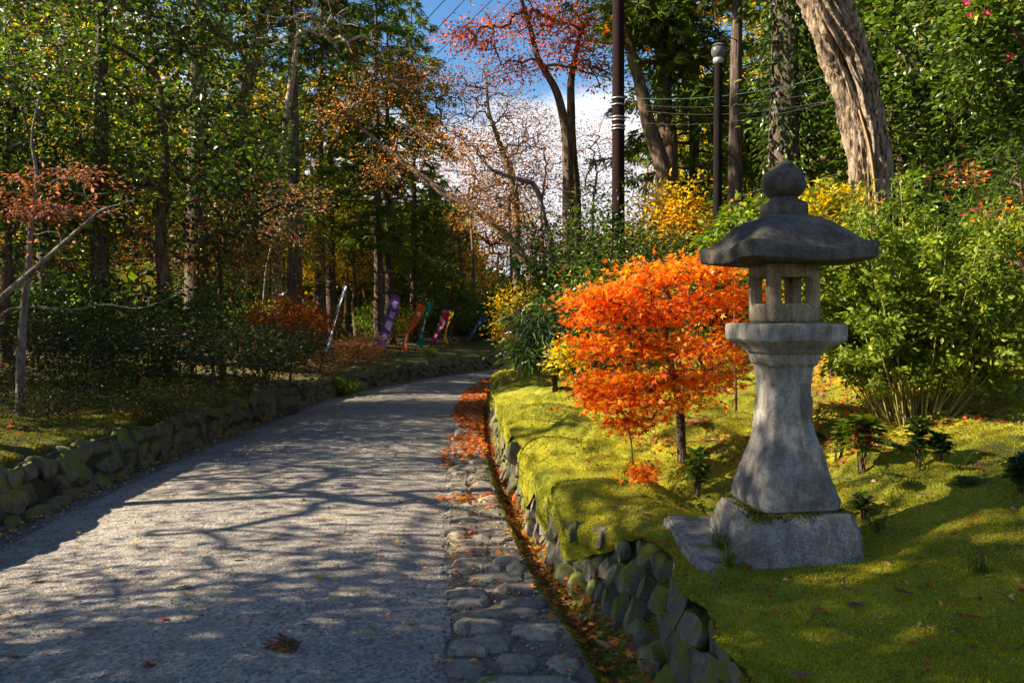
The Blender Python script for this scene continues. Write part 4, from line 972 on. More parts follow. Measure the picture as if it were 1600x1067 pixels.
# ---- shrubs of the right bank
gsh = 'shrubs crowding the top of the right bank'
for x, Y, yt, w, pal, kind, size, lm, lab in (
        (850,13.5,330,85,('green','fresh','dk','green'),'oval',.065,'gloss','glossy camellia hedge left of the utility pole with small new leaves'),
        (930,12.5,300,70,('green','dk','fresh','green'),'oval',.065,'gloss','tall green camellia at the foot of the utility pole'),
        (1000,12,330,75,('dk','green','dk','fresh'),'oval',.07,'gloss','dark camellia right of the utility pole'),
        (1060,11,350,70,('dk','dk','green'),'oval',.07,'gloss','darkest shrub left of the lamp post foot'),
        (1055,13.2,285,52,('yellow','gold','yellow','lime'),'diamond',.09,'maple','golden yellow bush below the forked trunk'),
        (905,10,425,70,('green','dk','fresh','olive'),'diamond',.06,'gloss','broad low green shrub above the orange maple'),
        (980,8.6,415,85,('dk','green','dk'),'diamond',.05,'leaf','dark clipped shrub directly behind the orange maple'),
        (1110,9.5,400,55,('dk','green','olive'),'oval',.06,'gloss','shaded shrub in front of the lamp post foot'),
        (1190,10.5,330,60,('fresh','yg','green'),'diamond',.08,'leaf','green shrub behind the lantern roof left side'),
        (1170,15.5,290,75,('fresh','yg','green','gold'),'diamond',.09,'leaf','tall light green shrub right of the lamp post'),
        (1260,15,280,70,('green','dk','fresh'),'diamond',.09,'leaf','green shrub between thick cedar and gnarled trunk'),
        (820,16.5,440,45,('yellow','yg','gold','lime'),'diamond',.075,'maple','yellow-green bush hanging over the road bend'),
        (830,14.5,480,36,('orange','gold','rust'),'diamond',.06,'maple','small orange bush left of the dark rhododendron'),
        (1430,9.5,270,110,('dk','green','dk','fresh'),'oval',.075,'gloss','dark evergreen thicket right of the gnarled trunk'),
        (1540,9,240,110,('dk','green','dk','olive'),'oval',.075,'gloss','dark evergreen thicket at the right picture edge')):
    b = basept(x, Y); zt = PX(x, yt, Y)[2]; h = zt - b[2]; s = w*Y/1244
    custom('shrub', b, [b, b+[0,0,h*.25], b+[.03,0,h*.5]], [(b[0], b[1], b[2]+h*.58, s, s*.8, h*.42, 130)], lab, 'shrub', lm=lm, kind=kind, size=size, per=38, spread=.15+.02*h, flat=.7, pal=pal, r_tip=.004, trad=(.04,.03,.02), start=.1, seg=.2)['group'] = gsh
# rhododendron by the wall bend
b = basept(868, 9.6)
custom('rhododendron', b, [b, PX(866,585,9.6), PX(858,550,9.6)], [blob(852,525,9.5,60,55,75,60), blob(830,560,9.4,36,26,16), blob(895,520,9.6,30,40,18)], 'dark green rhododendron with drooping leaves at the far end of the moss', 'shrub', lm='gloss', kind='narrow', size=.15, per=26, spread=.07, flat=.5, pal=('dk','green','blue','green'), r_tip=.005, trad=(.035,.03,.02), start=.2, seg=.15, droop=.6)
b = basept(897, 9.0)
custom('shrub', b, [b, PX(896,590,9.0), PX(890,560,9)], [blob(890,555,8.8,28,26,30)], 'yellow-green sprig between rhododendron and orange maple', 'shrub', kind='diamond', size=.06, per=24, spread=.07, pal=('lime','yellow','yg'), r_tip=.003, trad=(.015,.01,.008), start=.4, seg=.12)
# camellia with pink flowers, top right
b = basept(1640, 6.4)
t = custom('camellia_tree', b, [b, PX(1640,400,6.4), PX(1625,250,6.3), PX(1600,120,6.2), PX(1590,40,6.2)], [blob(1550,70,6.1,75,75,75,60), blob(1600,170,6.2,50,60,45), blob(1585,-10,6.2,100,60,60), blob(1510,150,6.2,35,30,14)],
       'camellia with pink flowers and sunlit leaves in the top right corner', lm='gloss', kind='oval', size=.06, per=26, spread=.10, flat=.7, pal=('fresh','green','fresh','lime'), r_tip=.004, trad=(.06,.05,.04,.03,.02), start=.4, seg=.2)
def flower(r):
    g = Geo()
    for i in range(6):
        a = i*math.pi/3; put_leaves(g, np.zeros((1, 3)), np.array([[math.cos(a), math.sin(a), .5]]), np.array([[0, 0, 1.0]]), 1.0, 'oval', np.array([[.72,.06,.18]]))
    put_leaves(g, np.zeros((3, 3)), np.array([[.1,0,1.],[-.1,.1,1],[0,-.1,1]]), np.array([[1.,0,0],[0,1,0],[1,1,0]]), .5, 'narrow', np.array([[.8,.6,.1]]*3))
    return g.mesh('flower', M['maple'], False)
fm = flower(rg)
for x, y in ((1508,8),(1567,8),(1583,55),(1579,92),(1515,27),(1540,22),(1597,60)):
    p = PX(x, y, 5.85 + .2*rg.random()) - np.array(t.location); link('flower', fm, t, p, (R(60)+rg.normal(0,.3), rg.normal(0,.3), rg.normal(0,.4)), .045)
# sprigs with reddish leaves at the right edge
for (x0, y0, x1, y1, lab) in ((1600,430,1500,265,'thin arching twig with dark red leaves at the right edge above the bamboo'),(1610,455,1555,330,'thin twig with orange-brown leaves at the right picture edge')):
    b = basept(1605, 5.9) if y0 == 430 else basept(1618, 5.7)
    custom('sapling', b, [b, PX(x0+4,(y0+560)/2,5.8), PX(x0,y0,5.8), PX((x0+x1)/2+6,(y0+y1)/2,5.75), PX(x1,y1,5.7)], [blob(x1,y1+6,5.7,28,22,8), blob((x0+x1)/2,(y0+y1)/2,5.75,26,20,6)], lab, 'sapling', bark='brown_bark', lm='maple', kind='diamond', size=.05, per=9, spread=.07, pal=('red','rust','orange') if y0 == 430 else ('orange','rust','gold'), r_tip=.002, trad=(.012,.010,.008,.006,.004), start=.5, seg=.1)

# ---- near left: grey sapling with moss at its foot and long bare limb
b = basept(32, 8.3)
custom('sapling', b, [b, PX(33,560,8.3), PX(38,480,8.3), PX(45,410,8.3), PX(50,345,8.3), PX(58,280,8.3), PX(50,215,8.3), PX(62,150,8.3)], [blob(60,330,8.2,80,22,20,60), blob(100,275,8.3,70,22,16,60), blob(30,300,8.2,40,30,12), blob(110,330,8.0,70,14,12,50)],
       'thin grey-barked sapling with salmon-red leaf sprays at far left', bark='grey_bark', lm='maple', kind='diamond', size=.055, per=20, spread=.12, flat=.3, pal=('rust','rust','pinkish','brown'), r_tip=.004, trad=(.05,.042,.035,.029,.022,.014,.006), start=.5, seg=.2, up=.7)
b = basept(-70, 7.2)
custom('leaning_tree', b, [b, PX(-50,520,7.2), PX(0,468,7.2), PX(60,415,7.15), PX(105,375,7.1), PX(140,345,7.1), PX(160,328,7.1), PX(195,318,7.1)], [blob(140,300,7.1,30,25,4), blob(200,300,7.1,40,20,4), blob(70,370,7.1,20,20,3)],
       'long bare grey limb slanting in from the left picture edge', bark='grey_bark', lm='maple', kind='diamond', size=.05, per=6, spread=.12, pal=('rust','pinkish'), r_tip=.005, trad=(.045,.036,.029,.024,.019,.015,.011,.007), start=.4, seg=.2)
b = basept(-20, 8.9)
custom('leaning_tree', b, [b, PX(0,500,8.9), PX(45,480,8.8), PX(110,484,8.75), PX(165,476,8.85), PX(215,482,8.8), PX(255,470,8.8), PX(290,455,8.8)], [blob(290,445,8.8,36,24,9), blob(200,465,8.8,50,18,8)],
       'thin bare branch running level across the dark shrubs at far left', bark='grey_bark', lm='maple', kind='diamond', size=.04, per=2, spread=.1, pal=('rust',), r_tip=.004, trad=(.02,.017,.014,.011,.009,.007,.004), start=.5, seg=.2)
# leaning brown trunk behind
b = basept(330, 21)
custom('leaning_tree', b, [b, PX(332,450,21), PX(345,340,21), PX(362,250,21), PX(378,170,21), PX(398,90,21), PX(410,0,21)], [blob(420,-20,21,80,60,40), blob(385,110,21,60,30,10), blob(350,60,21,60,40,20)],
       'brown trunk leaning right between the tall grey trunk and the pale trunk', lm='leaf', kind='diamond', size=.12, per=24, spread=.35, pal=('green','yg','olive'), r_tip=.01, trad=(.26,.24,.21,.20,.18,.14,.08), start=.5, seg=.5)
# pale grassy twigs, fans
for (x, y, Y, sx, lab) in ((440,330,16,70,'fan of pale pinkish dry twigs in front of the pale grey trunk'), (410,390,15,60,'lower fan of tan dry twigs above the dark shrubs')):
    b = basept(x-30, Y)
    custom('bare_shrub', b, [b, PX(x-30,520,Y), PX(x-25,430,Y), PX(x-15,380,Y)], [blob(x+20,y-20,Y,sx,30,60,50), blob(x-20,y+20,Y,sx*.8,30,40,50)], lab, 'shrub', bark='palewig', lm='maple', kind='narrow', size=.10, per=7, spread=.08, flat=.5, pal=('pinkish','tan','tan'), r_tip=.004, trad=(.03,.025,.02,.015), start=.3, seg=.25, wob=.05)
# upper left bare twigs (pale) reaching over
b = basept(430, 20)
custom('bare_tree', b, [b, PX(432,430,20), PX(440,250,20), PX(455,130,20), PX(470,40,20)], [blob(440,50,19.5,110,40,34), blob(520,30,19.5,90,40,30), blob(600,60,19.5,70,40,24)], 'bare tree with pale crooked twigs across the top of the wood', bark='palewig', lm='leaf', kind='diamond', size=.09, per=4, spread=.3, pal=('fresh','yg','orange'), r_tip=.008, trad=(.14,.12,.1,.08,.06), start=.5, seg=.5)

for (x, Y, k, sc, lab) in ((725,40,0,1.75,'russet maple standing beyond the bend under the sky gap'), (775,44,2,1.35,'gold-tinted maple low in the middle of the sky gap'), (835,42,0,1.6,'rust-brown maple beyond the bend behind the bare trees'), (690,47,1,1.2,'yellow-green maple left of the sky gap beyond the bend'), (905,40,3,1.2,'dull red maple low behind the camellia hedge')):
    plant('maple_tree', MAP[k], at(x, Y), lab, 'tree', x*.3, sc, 'maples beyond the bend of the road')

# ------------------------------------------------------------------ banners, poles, cables
def banner(base, top, Y, c0, c1, w0, w1, colr, label, marks, twist=0.0, lean_in=.1, seed=0, two=None, pole_col=(.05,.05,.055)):
    """leaning pole with a narrow cloth tied to it; c0..c1 is the stretch of pole that carries the cloth, w its width in metres"""
    r = np.random.default_rng(seed); B, T = PX(*base, Y), PX(*top, Y); B[2] = G(B[0], B[1]) - .05
    t = thing('banner', label, 'banner', B); ax = T - B; Lp = np.linalg.norm(ax); ax = ax/Lp
    side = unit(np.array([1.0, 0, 0]) - ax*ax[0]); fwd = np.cross(side, ax)
    v, f = tube(np.linspace(0, 1, 6)[:, None]*(T-B), np.linspace(.016, .010, 6), 8); link('pole', mk_mesh('pole', v, f, mat_plain('banner_pole', pole_col, .4), None, True), t)
    v, f = tube(np.array([(T-B), (T-B) + side*max(w0[0] if hasattr(w0, '__len__') else w0, .12)*1.05 - ax*.02]), .006, 6); link('cross_arm', mk_mesh('cross_arm', v, f, M['steel'], None, True), t)
    m = mat_plain('banner_cloth', colr, .75, 0, .12, 12, .45)
    def surf(u, s):
        """u across 0..1, s down 0..1"""
        s = np.asarray(s, float); u = np.asarray(u, float); w = np.interp(s, np.linspace(0, 1, len(w0s)), w0s)
        a = twist*np.sin(s*3.1)*1.4 + .25*np.sin(s*7+seed) + .35*u*np.sin(5*s+2*seed)
        along = Lp*(c1 + (c0-c1)*s)
        return ax*along[..., None] + (side*np.cos(a)[..., None] + fwd*np.sin(a)[..., None])*(.015 + u*w)[..., None] - ax*(.12*u*w)[..., None] + fwd*(.03*np.sin(9*s+3*u))[..., None]
    w0s = np.asarray(w0 if hasattr(w0, '__len__') else np.linspace(w0, w1, 6))
    nu, ns = 7, 26; uu, ss = np.meshgrid(np.linspace(0, 1, nu), np.linspace(0, 1, ns), indexing='ij')
    cl = link('cloth', mk_mesh('cloth', surf(uu, ss).reshape(-1, 3), grid_faces(nu, ns), m, None, True), t)
    if two is not None: pass
    for (cx, cy, sz, strokes) in marks:
        gl = Geo()
        for (x0, y0, x1, y1) in strokes:
            P0, P1 = np.array([x0, y0]), np.array([x1, y1]); d = P1-P0; n_ = np.array([-d[1], d[0]])/(np.linalg.norm(d)+1e-6)*.085
            q = [P0+n_, P0-n_, P1-n_, P1+n_]; us = np.array([cx + (p[0]-.5)*sz[0] for p in q]); sv = np.array([cy + (p[1]-.5)*sz[1] for p in q])
            for s_ in (-1, 1): gl.add(surf(us, sv) + fwd*.005*s_, np.array([[0,1,2,3]]))
        link('lettering', gl.mesh('lettering', M['white_print'], False, False), cl)
    for s in np.linspace(.04, .96, 6):
        p = ax*Lp*(c1+(c0-c1)*s); v, f = tube(np.array([p-side*.035, p, p+side*.03]), .007, 5); link('tie', mk_mesh('tie', v, f, M['white_print'], None, True), t)
M['white_print'] = mat_plain('white_dye', (.72,.72,.74), .8, 0, .08)
M['steel'] = mat_plain('dull_steel', (.30,.31,.32), .45, .6)
ka = [(.1,.15,.9,.15),(.05,.38,.95,.38),(.5,.0,.5,.5),(.5,.4,.1,.75),(.5,.4,.95,.75),(.3,.65,.7,.65),(.3,.85,.7,.85),(.5,.6,.5,1.0)]
kb = [(.25,.1,.25,.75),(.25,.75,.5,.6),(.5,.2,.6,.35),(.85,.1,.7,.6),(.7,.6,.4,.95),(.72,.6,.95,.95)]
kc = [(.1,.1,.45,.05),(.0,.3,.5,.3),(.27,.05,.27,.95),(.27,.4,.0,.75),(.55,.05,.95,.1),(.55,.25,1,.3),(.75,.1,.75,.5),(.55,.5,.95,.5),(.55,.75,.95,.75),(.55,.5,.55,.95),(.95,.5,.95,.95),(.55,.95,.95,.95)]
kd = [(.5,.0,.5,.5),(.05,.2,.95,.2),(.15,.42,.85,.42),(.5,.3,.05,.7),(.5,.3,.95,.7),(.35,.62,.65,.62),(.3,.8,.7,.8),(.5,.55,.5,1.0)]
small = lambda u, lst: [(u, s, (.11, .05), [(.2,.2,.8,.2),(.5,.1,.5,.9),(.2,.7,.8,.8)]) for s in lst]
banner((581,543),(616,452),23.5,.20,.93,.30,.30,(.22,.06,.42),'purple festival banner with four white characters on a leaning pole, widest of the row',
       [(.52,.17,(.62,.15),ka),(.5,.36,(.62,.14),kb),(.5,.575,(.66,.16),kc),(.5,.79,(.64,.15),kd)] + small(.92,(.5,.58,.66,.74,.82,.9)) + small(.88,(.08,.93)), seed=1)
banner((621,540),(654,470),25,.16,.97,(.26,.28,.20,.10,.13,.25),.2,(.85,.16,.012),'orange-red festival banner pinched in the middle, right of the purple one',[(.5,.83,(.5,.14),kd),(.5,.2,(.5,.1),ka)], twist=.35, seed=2)
banner((648,538),(669,468),26.5,.16,.97,(.19,.15,.12,.16,.17,.20),.2,(.02,.32,.23),'green festival banner with white marks, behind the orange one',[(.5,.62,(.5,.1),ka),(.5,.45,(.5,.1),kc),(.4,.78,(.5,.1),kb),(.5,.28,(.5,.09),kd)], twist=.3, seed=3)
banner((668,536),(696,482),28,.14,.97,(.19,.20,.18,.16,.12,.07),.1,(.6,.03,.10),'crimson festival banner between the green and yellow ones',[(.5,.3,(.6,.12),kc),(.5,.5,(.6,.12),ka),(.5,.7,(.6,.1),kb)], twist=.2, seed=4)
banner((688,540),(704,484),28.5,.22,.97,(.13,.09,.07,.08,.12,.22),.2,(.72,.42,.02),'yellow festival banner twisted thin at its waist',[(.5,.85,(.5,.1),kd)], twist=.5, seed=5)
banner((722,547),(752,492),31,.30,.97,(.26,.20,.16,.12,.09,.06),.1,(.06,.16,.42),'blue festival banner tapering downward, farthest right of the row',[(.5,.25,(.6,.12),kc),(.5,.42,(.6,.1),ka),(.5,.58,(.6,.1),kb)], twist=.3, seed=6)
banner((497,546),(540,442),17,.26,.97,(.07,.05,.03,.03,.055,.045),.1,(.55,.66,.80),'pale striped banner furled almost to a stick, leftmost of the row',[(.5,.12,(.9,.13),[(.1,.5,.9,.5),(.1,.2,.9,.2),(.1,.8,.9,.8)])], twist=.5, seed=7)

# utility pole of dark steel
pb = basept(966, 13); H = 8.9
up = thing('utility_pole', 'dark brown steel utility pole rising out of the shrubs at centre right', 'utility pole', pb)
v, f = tube(np.array([[0,0,z] for z in np.linspace(0, H, 8)]) + [0,0,0], np.linspace(.112, .088, 8), 24); link('post', mk_mesh('post', v, f, M['polebrown'] if 'polebrown' in M else mat_plain('brown_painted_steel', (.016,.009,.008), .9, 0, .2, 4, 0, .08), None, True), up)
for y in (155, 165, 184, 189, 198, 203):
    z = PX(967, y, 13)[2] - pb[2]; th = np.linspace(0, 2*np.pi, 25)[:-1]
    v, f = tube(np.array([[0,0,z-.012],[0,0,z-.011],[0,0,z+.011],[0,0,z+.012]]), (.10,.116,.116,.10), 24); link('band', mk_mesh('band', v, f, M['steel'], None, True), up)
z = PX(967, 184, 13)[2]-pb[2]
for s in (-1, 1): v, f = tube(np.array([[0,0,z],[s*.17,0,z],[s*.19,0,z-.02]]), .014, 6); link('bolt', mk_mesh('bolt', v, f, M['steel'], None, True), up)
v, f = tube(np.array([[-.7,0,8.3],[.7,0,8.3]]), .045, 8); link('cross_arm', mk_mesh('cross_arm', v, f, M['steel'], None, True), up)
for x in (-.65,-.3,.3,.65):
    v, f = tube(np.array([[x,0,8.33],[x,0,8.37],[x,0,8.43],[x,0,8.48]]), (.02,.045,.035,.02), 10); link('insulator', mk_mesh('insulator', v, f, M['white_print'], None, True), up)
# lamp post
lb = basept(1119, 11); Hl = PX(1122, 98, 11)[2] - lb[2]
lp = thing('lamp_post', 'slim dark lamp post with a frosted globe among the shrubs', 'lamp post', lb)
v, f = tube(np.array([[.03*q,0,z] for q, z in zip(np.linspace(0, 1, 6), np.linspace(0, Hl, 6))]), np.linspace(.068, .056, 6), 18); link('post', mk_mesh('post', v, f, mat_plain('dark_painted_steel', (.010,.008,.008), .9, 0, .2, 5, 0, .08), None, True), lp)
v, f = tube(np.array([[.03,0,Hl-.02],[.03,0,Hl+.0],[.03,0,Hl+.05],[.03,0,Hl+.06]]), (.058,.075,.075,.06), 18); link('collar', mk_mesh('collar', v, f, M['steel'], None, True), lp)
q = np.linspace(-.9, 1.3, 12); v, f = tube(np.array([[.03,0,Hl+.15+.11*math.sin(a)] for a in q]), [max(.004, .10*math.cos(a)) for a in q], 20); link('lamp_shade', mk_mesh('lamp_shade', v, f, mat_plain('frosted_globe', (.12,.12,.115), .25, 0, .1, 6, .3), None, True), lp)
q = np.linspace(.62, 1.5, 7); v, f = tube(np.array([[.03,0,Hl+.153+.115*math.sin(a)] for a in q]), [max(.004, .12*math.cos(a)) for a in q], 20); link('cap', mk_mesh('cap', v, f, mat_plain('cap_metal', (.12,.11,.10), .5, .3), None, True), lp)

# cables
def cable(p0, p1, sag, r, label, c=(.015,.015,.017)):
    t = np.linspace(0, 1, 24)[:, None]; pts = np.asarray(p0) + (np.asarray(p1)-np.asarray(p0))*t; pts[:, 2] -= (sag*4*t*(1-t))[:, 0]
    o = np.asarray(p0, float); v, f = tube(pts-o, r, 5)
    link('overhead_cable', mk_mesh('overhead_cable', v, f, mat_plain('cable_sheath', c, .5), None, True), None, o, label=label, category='cable', group='cables strung from the utility pole')
topz = pb[2] + 8.46
for i, (dx, nm) in enumerate(((-.65,'uppermost of the four cables crossing the sky gap'),(-.3,'second cable from the top crossing the sky gap'),(.3,'third cable from the top crossing the sky gap'),(.65,'lowest of the four cables crossing the sky gap'))):
    far = PX(505 + i*20, 188 + i*9, 38)
    cable((pb[0]+dx, pb[1], topz), far, .25, .011, nm)
cable(PX(975,152,13), PX(1660,-10,7.5), .35, .003, 'pale teal cable sloping up to the right past the gnarled trunk', (.03,.11,.09))
cable(PX(975,160,13), PX(1680,10,7.5), .40, .0035, 'upper black cable running right from the pole bands')
cable(PX(975,168,13), PX(1690,30,7.5), .42, .0035, 'lower black cable running right from the pole bands')
cable(PX(975,188,13), PX(1330,150,9.2), .18, .004, 'thin cable from pole to gnarled trunk passing the lamp post')

# white marker post at the bend
mb_ = PX(783, 570, 31.2); mb_[2] = float(zr(mb_[1])) - .02
mk = thing('marker_post', 'tiny white marker post at the bend of the road against the dark wall', 'marker post', mb_)
bm = bmesh.new(); bmesh.ops.create_cube(bm, size=1)
for v_ in bm.verts: v_.co = (v_.co.x*.07, v_.co.y*.07, v_.co.z*.55+.275)
bmesh.ops.bevel(bm, geom=bm.edges[:], offset=.012, segments=2, affect='EDGES'); me = bpy.data.meshes.new('shaft'); bm.to_mesh(me); bm.free(); me.materials.append(M['white_print']); link('shaft', me, mk)
v, f = tube(np.array([[0,0,.44],[0,0,.48]]), .052, 4); link('band', mk_mesh('band', v, f, M['steel']), mk)

# ------------------------------------------------------------------ small plants
def grass_tuft(px, Y, n, h, label, pal=('olive','green','fresh','yg'), z=None, xy=None):
    r = np.random.default_rng(int(px*7)); x, y = xy or at(px, Y); z = G(x, y) if z is None else z; V, F, CC = [], [], []
    g = Geo()
    for i in range(n):
        a = r.uniform(0, 6.28); l = 1.25*h*r.uniform(.5, 1.25); o = r.normal(0, .016, 2); s = r.uniform(.35, 1.15)
        t = np.linspace(0, 1, 5); d = np.array([math.cos(a), math.sin(a)]); p = np.column_stack([o[0]+d[0]*l*s*t**1.6, o[1]+d[1]*l*s*t**1.6, l*(t - .55*s*t**2.4)])
        w = np.array([-d[1], d[0], 0])*.0019; e = w*(1-t**2)[:, None]; vv = np.vstack([p-e, p+e])
        g.add(vv, np.array([[k, k+1, 5+k+1, 5+k] for k in range(4)]), C[pal[r.integers(len(pal))]]*r.uniform(.7, 1.5))
    m = g.mesh('grass_tuft', M['leaf'], False); link('grass_tuft', m, None, (x, y, z-.005), label=label, category='grass tuft', group='grass tufts on the moss')
grass_tuft(0, 0, 60, .17, 'long grass tuft hanging between granite slab and lantern base', xy=(.945, 3.62))
grass_tuft(0, 1, 45, .15, 'grass tuft beside the left face of the lantern base', xy=(.93, 3.42))
grass_tuft(3, 0, 55, .20, 'grass tuft drooping from the wall below the granite slab', xy=(.86, 3.22), z=.22)
grass_tuft(1372, 3.75, 34, .16, 'grass tuft at the right corner of the lantern base')
grass_tuft(1395, 3.9, 26, .13, 'thin grass tuft just right of the lantern base tuft')
grass_tuft(1500, 4.2, 36, .15, 'grass tuft near the fern on the right moss')
grass_tuft(1530, 3.05, 40, .10, 'short grass tuft in the shaded moss at lower right')
grass_tuft(1440, 4.3, 24, .13, 'small grass tuft left of the yellowing fern')

def leafy_stem(px, Y, label, stems, h, leaf, pal=('green','fresh','fresh'), berries=False, cat='plant', name='seedling'):
    r = np.random.default_rng(int(px)); b = basept(px, Y); b[2] += .04; g, L = Geo(), Geo(); P_, D_ = [], []; bp = []
    for i in range(stems):
        a = r.uniform(0, 6.28); e = np.array([math.cos(a)*h*.3*r.random(), math.sin(a)*h*.3*r.random(), h*r.uniform(.6, 1)])
        pts = np.array([[0,0,0], e*.5+[0,0,.02], e]) + r.normal(0, .012, 3)*[1,1,0]; v, f = tube(pts, (.005,.004,.003), 5); g.add(v, f)
        for u, k in ((.5,3),(.68,5),(.84,6),(1.0,8)):
            for q in range(k):
                az = r.uniform(0, 6.28); P_.append(pts[0]*(1-u) + e*u); D_.append([math.cos(az), math.sin(az), r.uniform(-.2, .5) if u < 1 else r.uniform(-.1, .9)])
        bp.append(e*.78)
    P_, D_ = np.array(P_), np.array(D_); nr = r.normal(0, .3, P_.shape); nr[:, 2] += 1
    put_leaves(L, P_, D_, nr, leaf*.78*r.uniform(.6, 1.2, len(P_)), 'oval', pal_cols(r, P_, pal, .25))
    t = plant_at(name, [('stem', g.mesh('stem', M['brown_bark'], True, False)), ('leaf_whorl', L.mesh('leaf_whorl', M['leaf'], False))], b, label, cat)
    if berries:
        B = Geo()
        for e in bp:
            for q in range(7):
                c = e + r.normal(0, .02, 3); v, f = tube(c + np.array([[0,0,-.009],[0,0,-.005],[0,0,.005],[0,0,.009]]), (.001,.008,.008,.001), 6); B.add(v, f)
        link('berry_cluster', B.mesh('berry_cluster', mat_plain('red_berry', (.45,.02,.015), .3), True, False), t)
leafy_stem(1088, 4.75, 'small green seedling with a whorl of leaves in front of the flame-orange maple', 5, .26, .095)
leafy_stem(1345, 4.55, 'coralberry bush with glossy leaves and red berries right of the lantern shaft', 8, .34, .115, ('green','fresh','lime','dk'), True, 'coralberry')
leafy_stem(1310, 5.0, 'small glossy seedling behind the coralberry', 4, .25, .09)
leafy_stem(1432, 4.4, 'dark upright seedling standing in the moss below the bamboo', 4, .30, .10, ('dk','green','blue'))
leafy_stem(1475, 4.35, 'low dark seedling right of the upright one', 4, .16, .09, ('dk','green'))
leafy_stem(1350, 3.95, 'low leafy seedling in shade beside the lantern base', 4, .14, .07, ('dk','green','olive'))
leafy_stem(1600, 3.7, 'dark seedling at the right picture edge', 4, .18, .10, ('dk','green','blue'))

def fern(px, Y, label, n, ln, pal, xy=None, arc=(0, 6.28)):
    r = np.random.default_rng(int(px)+3); x, y = xy or at(px, Y); b = np.array([x, y, G(x, y)]); parts = []
    for i in range(n):
        g, P_, D_, S_ = Geo(), [], [], []
        a = r.uniform(*arc); l = ln*r.uniform(.7, 1.1); t = np.linspace(0, 1, 15); d = np.array([math.cos(a), math.sin(a)])
        p = np.column_stack([d[0]*l*t, d[1]*l*t, l*(.55*t - .5*t**2)]); v, f = tube(p, np.linspace(.003, .001, 15), 3); g.add(v, f, C['olive'])
        for k in range(2, 15):
            for s in (-1, 1):
                P_.append(p[k]); D_.append(np.array([-d[1]*s + d[0]*.45, d[0]*s + d[1]*.45, -.12])); S_.append(l*.30*(1.05-t[k])*(.6+.4*min(1, k/5)))
        P_, D_, S_ = map(np.array, (P_, D_, S_)); nr = np.zeros_like(P_); nr[:, 2] = 1; nr += r.normal(0, .12, nr.shape)
        put_leaves(g, P_, D_, nr, S_, 'oval', pal_cols(r, P_, pal, .15)); parts.append(('frond', g.mesh('frond', M['leaf'], False)))
    plant_at('fern', parts, b, label, 'fern')
fern(1440, 4.0, 'bright yellow-green fern frond arching left on the right-hand moss', 3, .30, ('lime','yg','fresh'), arc=(2.2, 3.6))
fern(1500, 3.85, 'green fern with a brown leaf heap under it at right', 4, .24, ('fresh','green','fresh'), arc=(-.9, 1.2))
fern(1330, 5.6, 'fern fronds in sunlit moss behind the lantern shaft', 5, .38, ('yg','green','fresh'), arc=(1.8, 4.4))
fern(1420, 4.75, 'dark fern at the foot of the bamboo clump', 6, .34, ('dk','green','green'))
fern(1105, 6.3, 'rust-coloured dead fern behind the flame-orange maple trunk', 4, .36, ('rust','tan','orange'), arc=(1.5, 4.6))
fern(1290, 5.3, 'dark green fern directly behind the lantern shaft', 5, .33, ('green','dk'), arc=(-.5, 2.5))
fern(60, 7.2, 'shaded fern on the mossy bank at far left', 6, .35, ('dk','green'))

# ------------------------------------------------------------------ moss pile and fallen leaves
r = np.random.default_rng(21)
def bank_points(n, y0, y1, d0, d1, power=1.0):
    i = np.interp(r.uniform(0, 1, n)**power*(y1-y0)+y0, PF[:9*24, 1], np.arange(9*24)); d = r.uniform(d0, d1, n)
    P_ = np.stack([np.interp(i, np.arange(len(PF)), PF[:, k]) + np.interp(i, np.arange(len(NF)), NF[:, k])*d for k in range(2)], 1)
    return P_, d
def tufts(name, src, n, box, size, pal, fall=2.0):
    """moss shoots standing on the faces of a bank"""
    me = bpy.data.objects[src].data; V = np.empty(len(me.vertices)*3, np.float32); me.vertices.foreach_get('co', V); V = V.reshape(-1, 3)
    F = np.empty(len(me.loops), np.int32); me.loops.foreach_get('vertex_index', F); F = F.reshape(-1, 4)
    c = V[F].mean(1); k = (c[:, 0] > box[0]) & (c[:, 0] < box[1]) & (c[:, 1] > box[2]) & (c[:, 1] < box[3]) & ~((np.abs((c[:, 0]-1.245)*.9903 + (c[:, 1]-3.65)*.1392) < .262) & (np.abs(-(c[:, 0]-1.245)*.1392 + (c[:, 1]-3.65)*.9903) < .262)); F, c = F[k], c[k]
    Q = V[F]; nn = np.cross(Q[:, 2]-Q[:, 0], Q[:, 3]-Q[:, 1]); ar = np.linalg.norm(nn, axis=1); nn = nn/(ar[:, None]+1e-9); nn *= np.where(nn[:, 2:] < -.05, -1, 1)
    w = ar/np.maximum(c[:, 1], 1)**fall; f = r.choice(len(F), n, p=w/w.sum()); u, v = r.random((2, n, 1)); q = Q[f]
    P_ = (q[:, 0]*(1-u)+q[:, 1]*u)*(1-v) + (q[:, 3]*(1-u)+q[:, 2]*u)*v
    s = r.uniform(.5, 1.1, n)*size*(.55+.13*P_[:, 1]); up_ = unit(nn[f]*.8 + [0, 0, .5] + r.normal(0, .45, (n, 3))); a = unit(np.cross(up_, r.normal(size=(n, 3))))
    base = P_ - up_*(s*.2)[:, None]; Vv = np.stack([base - a*(s*.28)[:, None], base + a*(s*.28)[:, None], base + up_*s[:, None]], 1).reshape(-1, 3)
    t = .5+.5*fbm(P_[:, 0]*2.2, P_[:, 1]*2.2, o=3)*1.4; A = np.array(pal); ci = np.clip(t*.8+.25*r.random(n), 0, .99)*len(A)
    cc = A[ci.astype(int)]*np.exp(r.normal(0, .25, (n, 1))); br = r.random(n) < .05; cc[br] = [.14,.07,.02]
    link(name, mk_mesh(name, Vv, np.arange(3*n).reshape(-1, 3), M['mossblade'], np.repeat(cc, 3, 0)), kind='stuff')
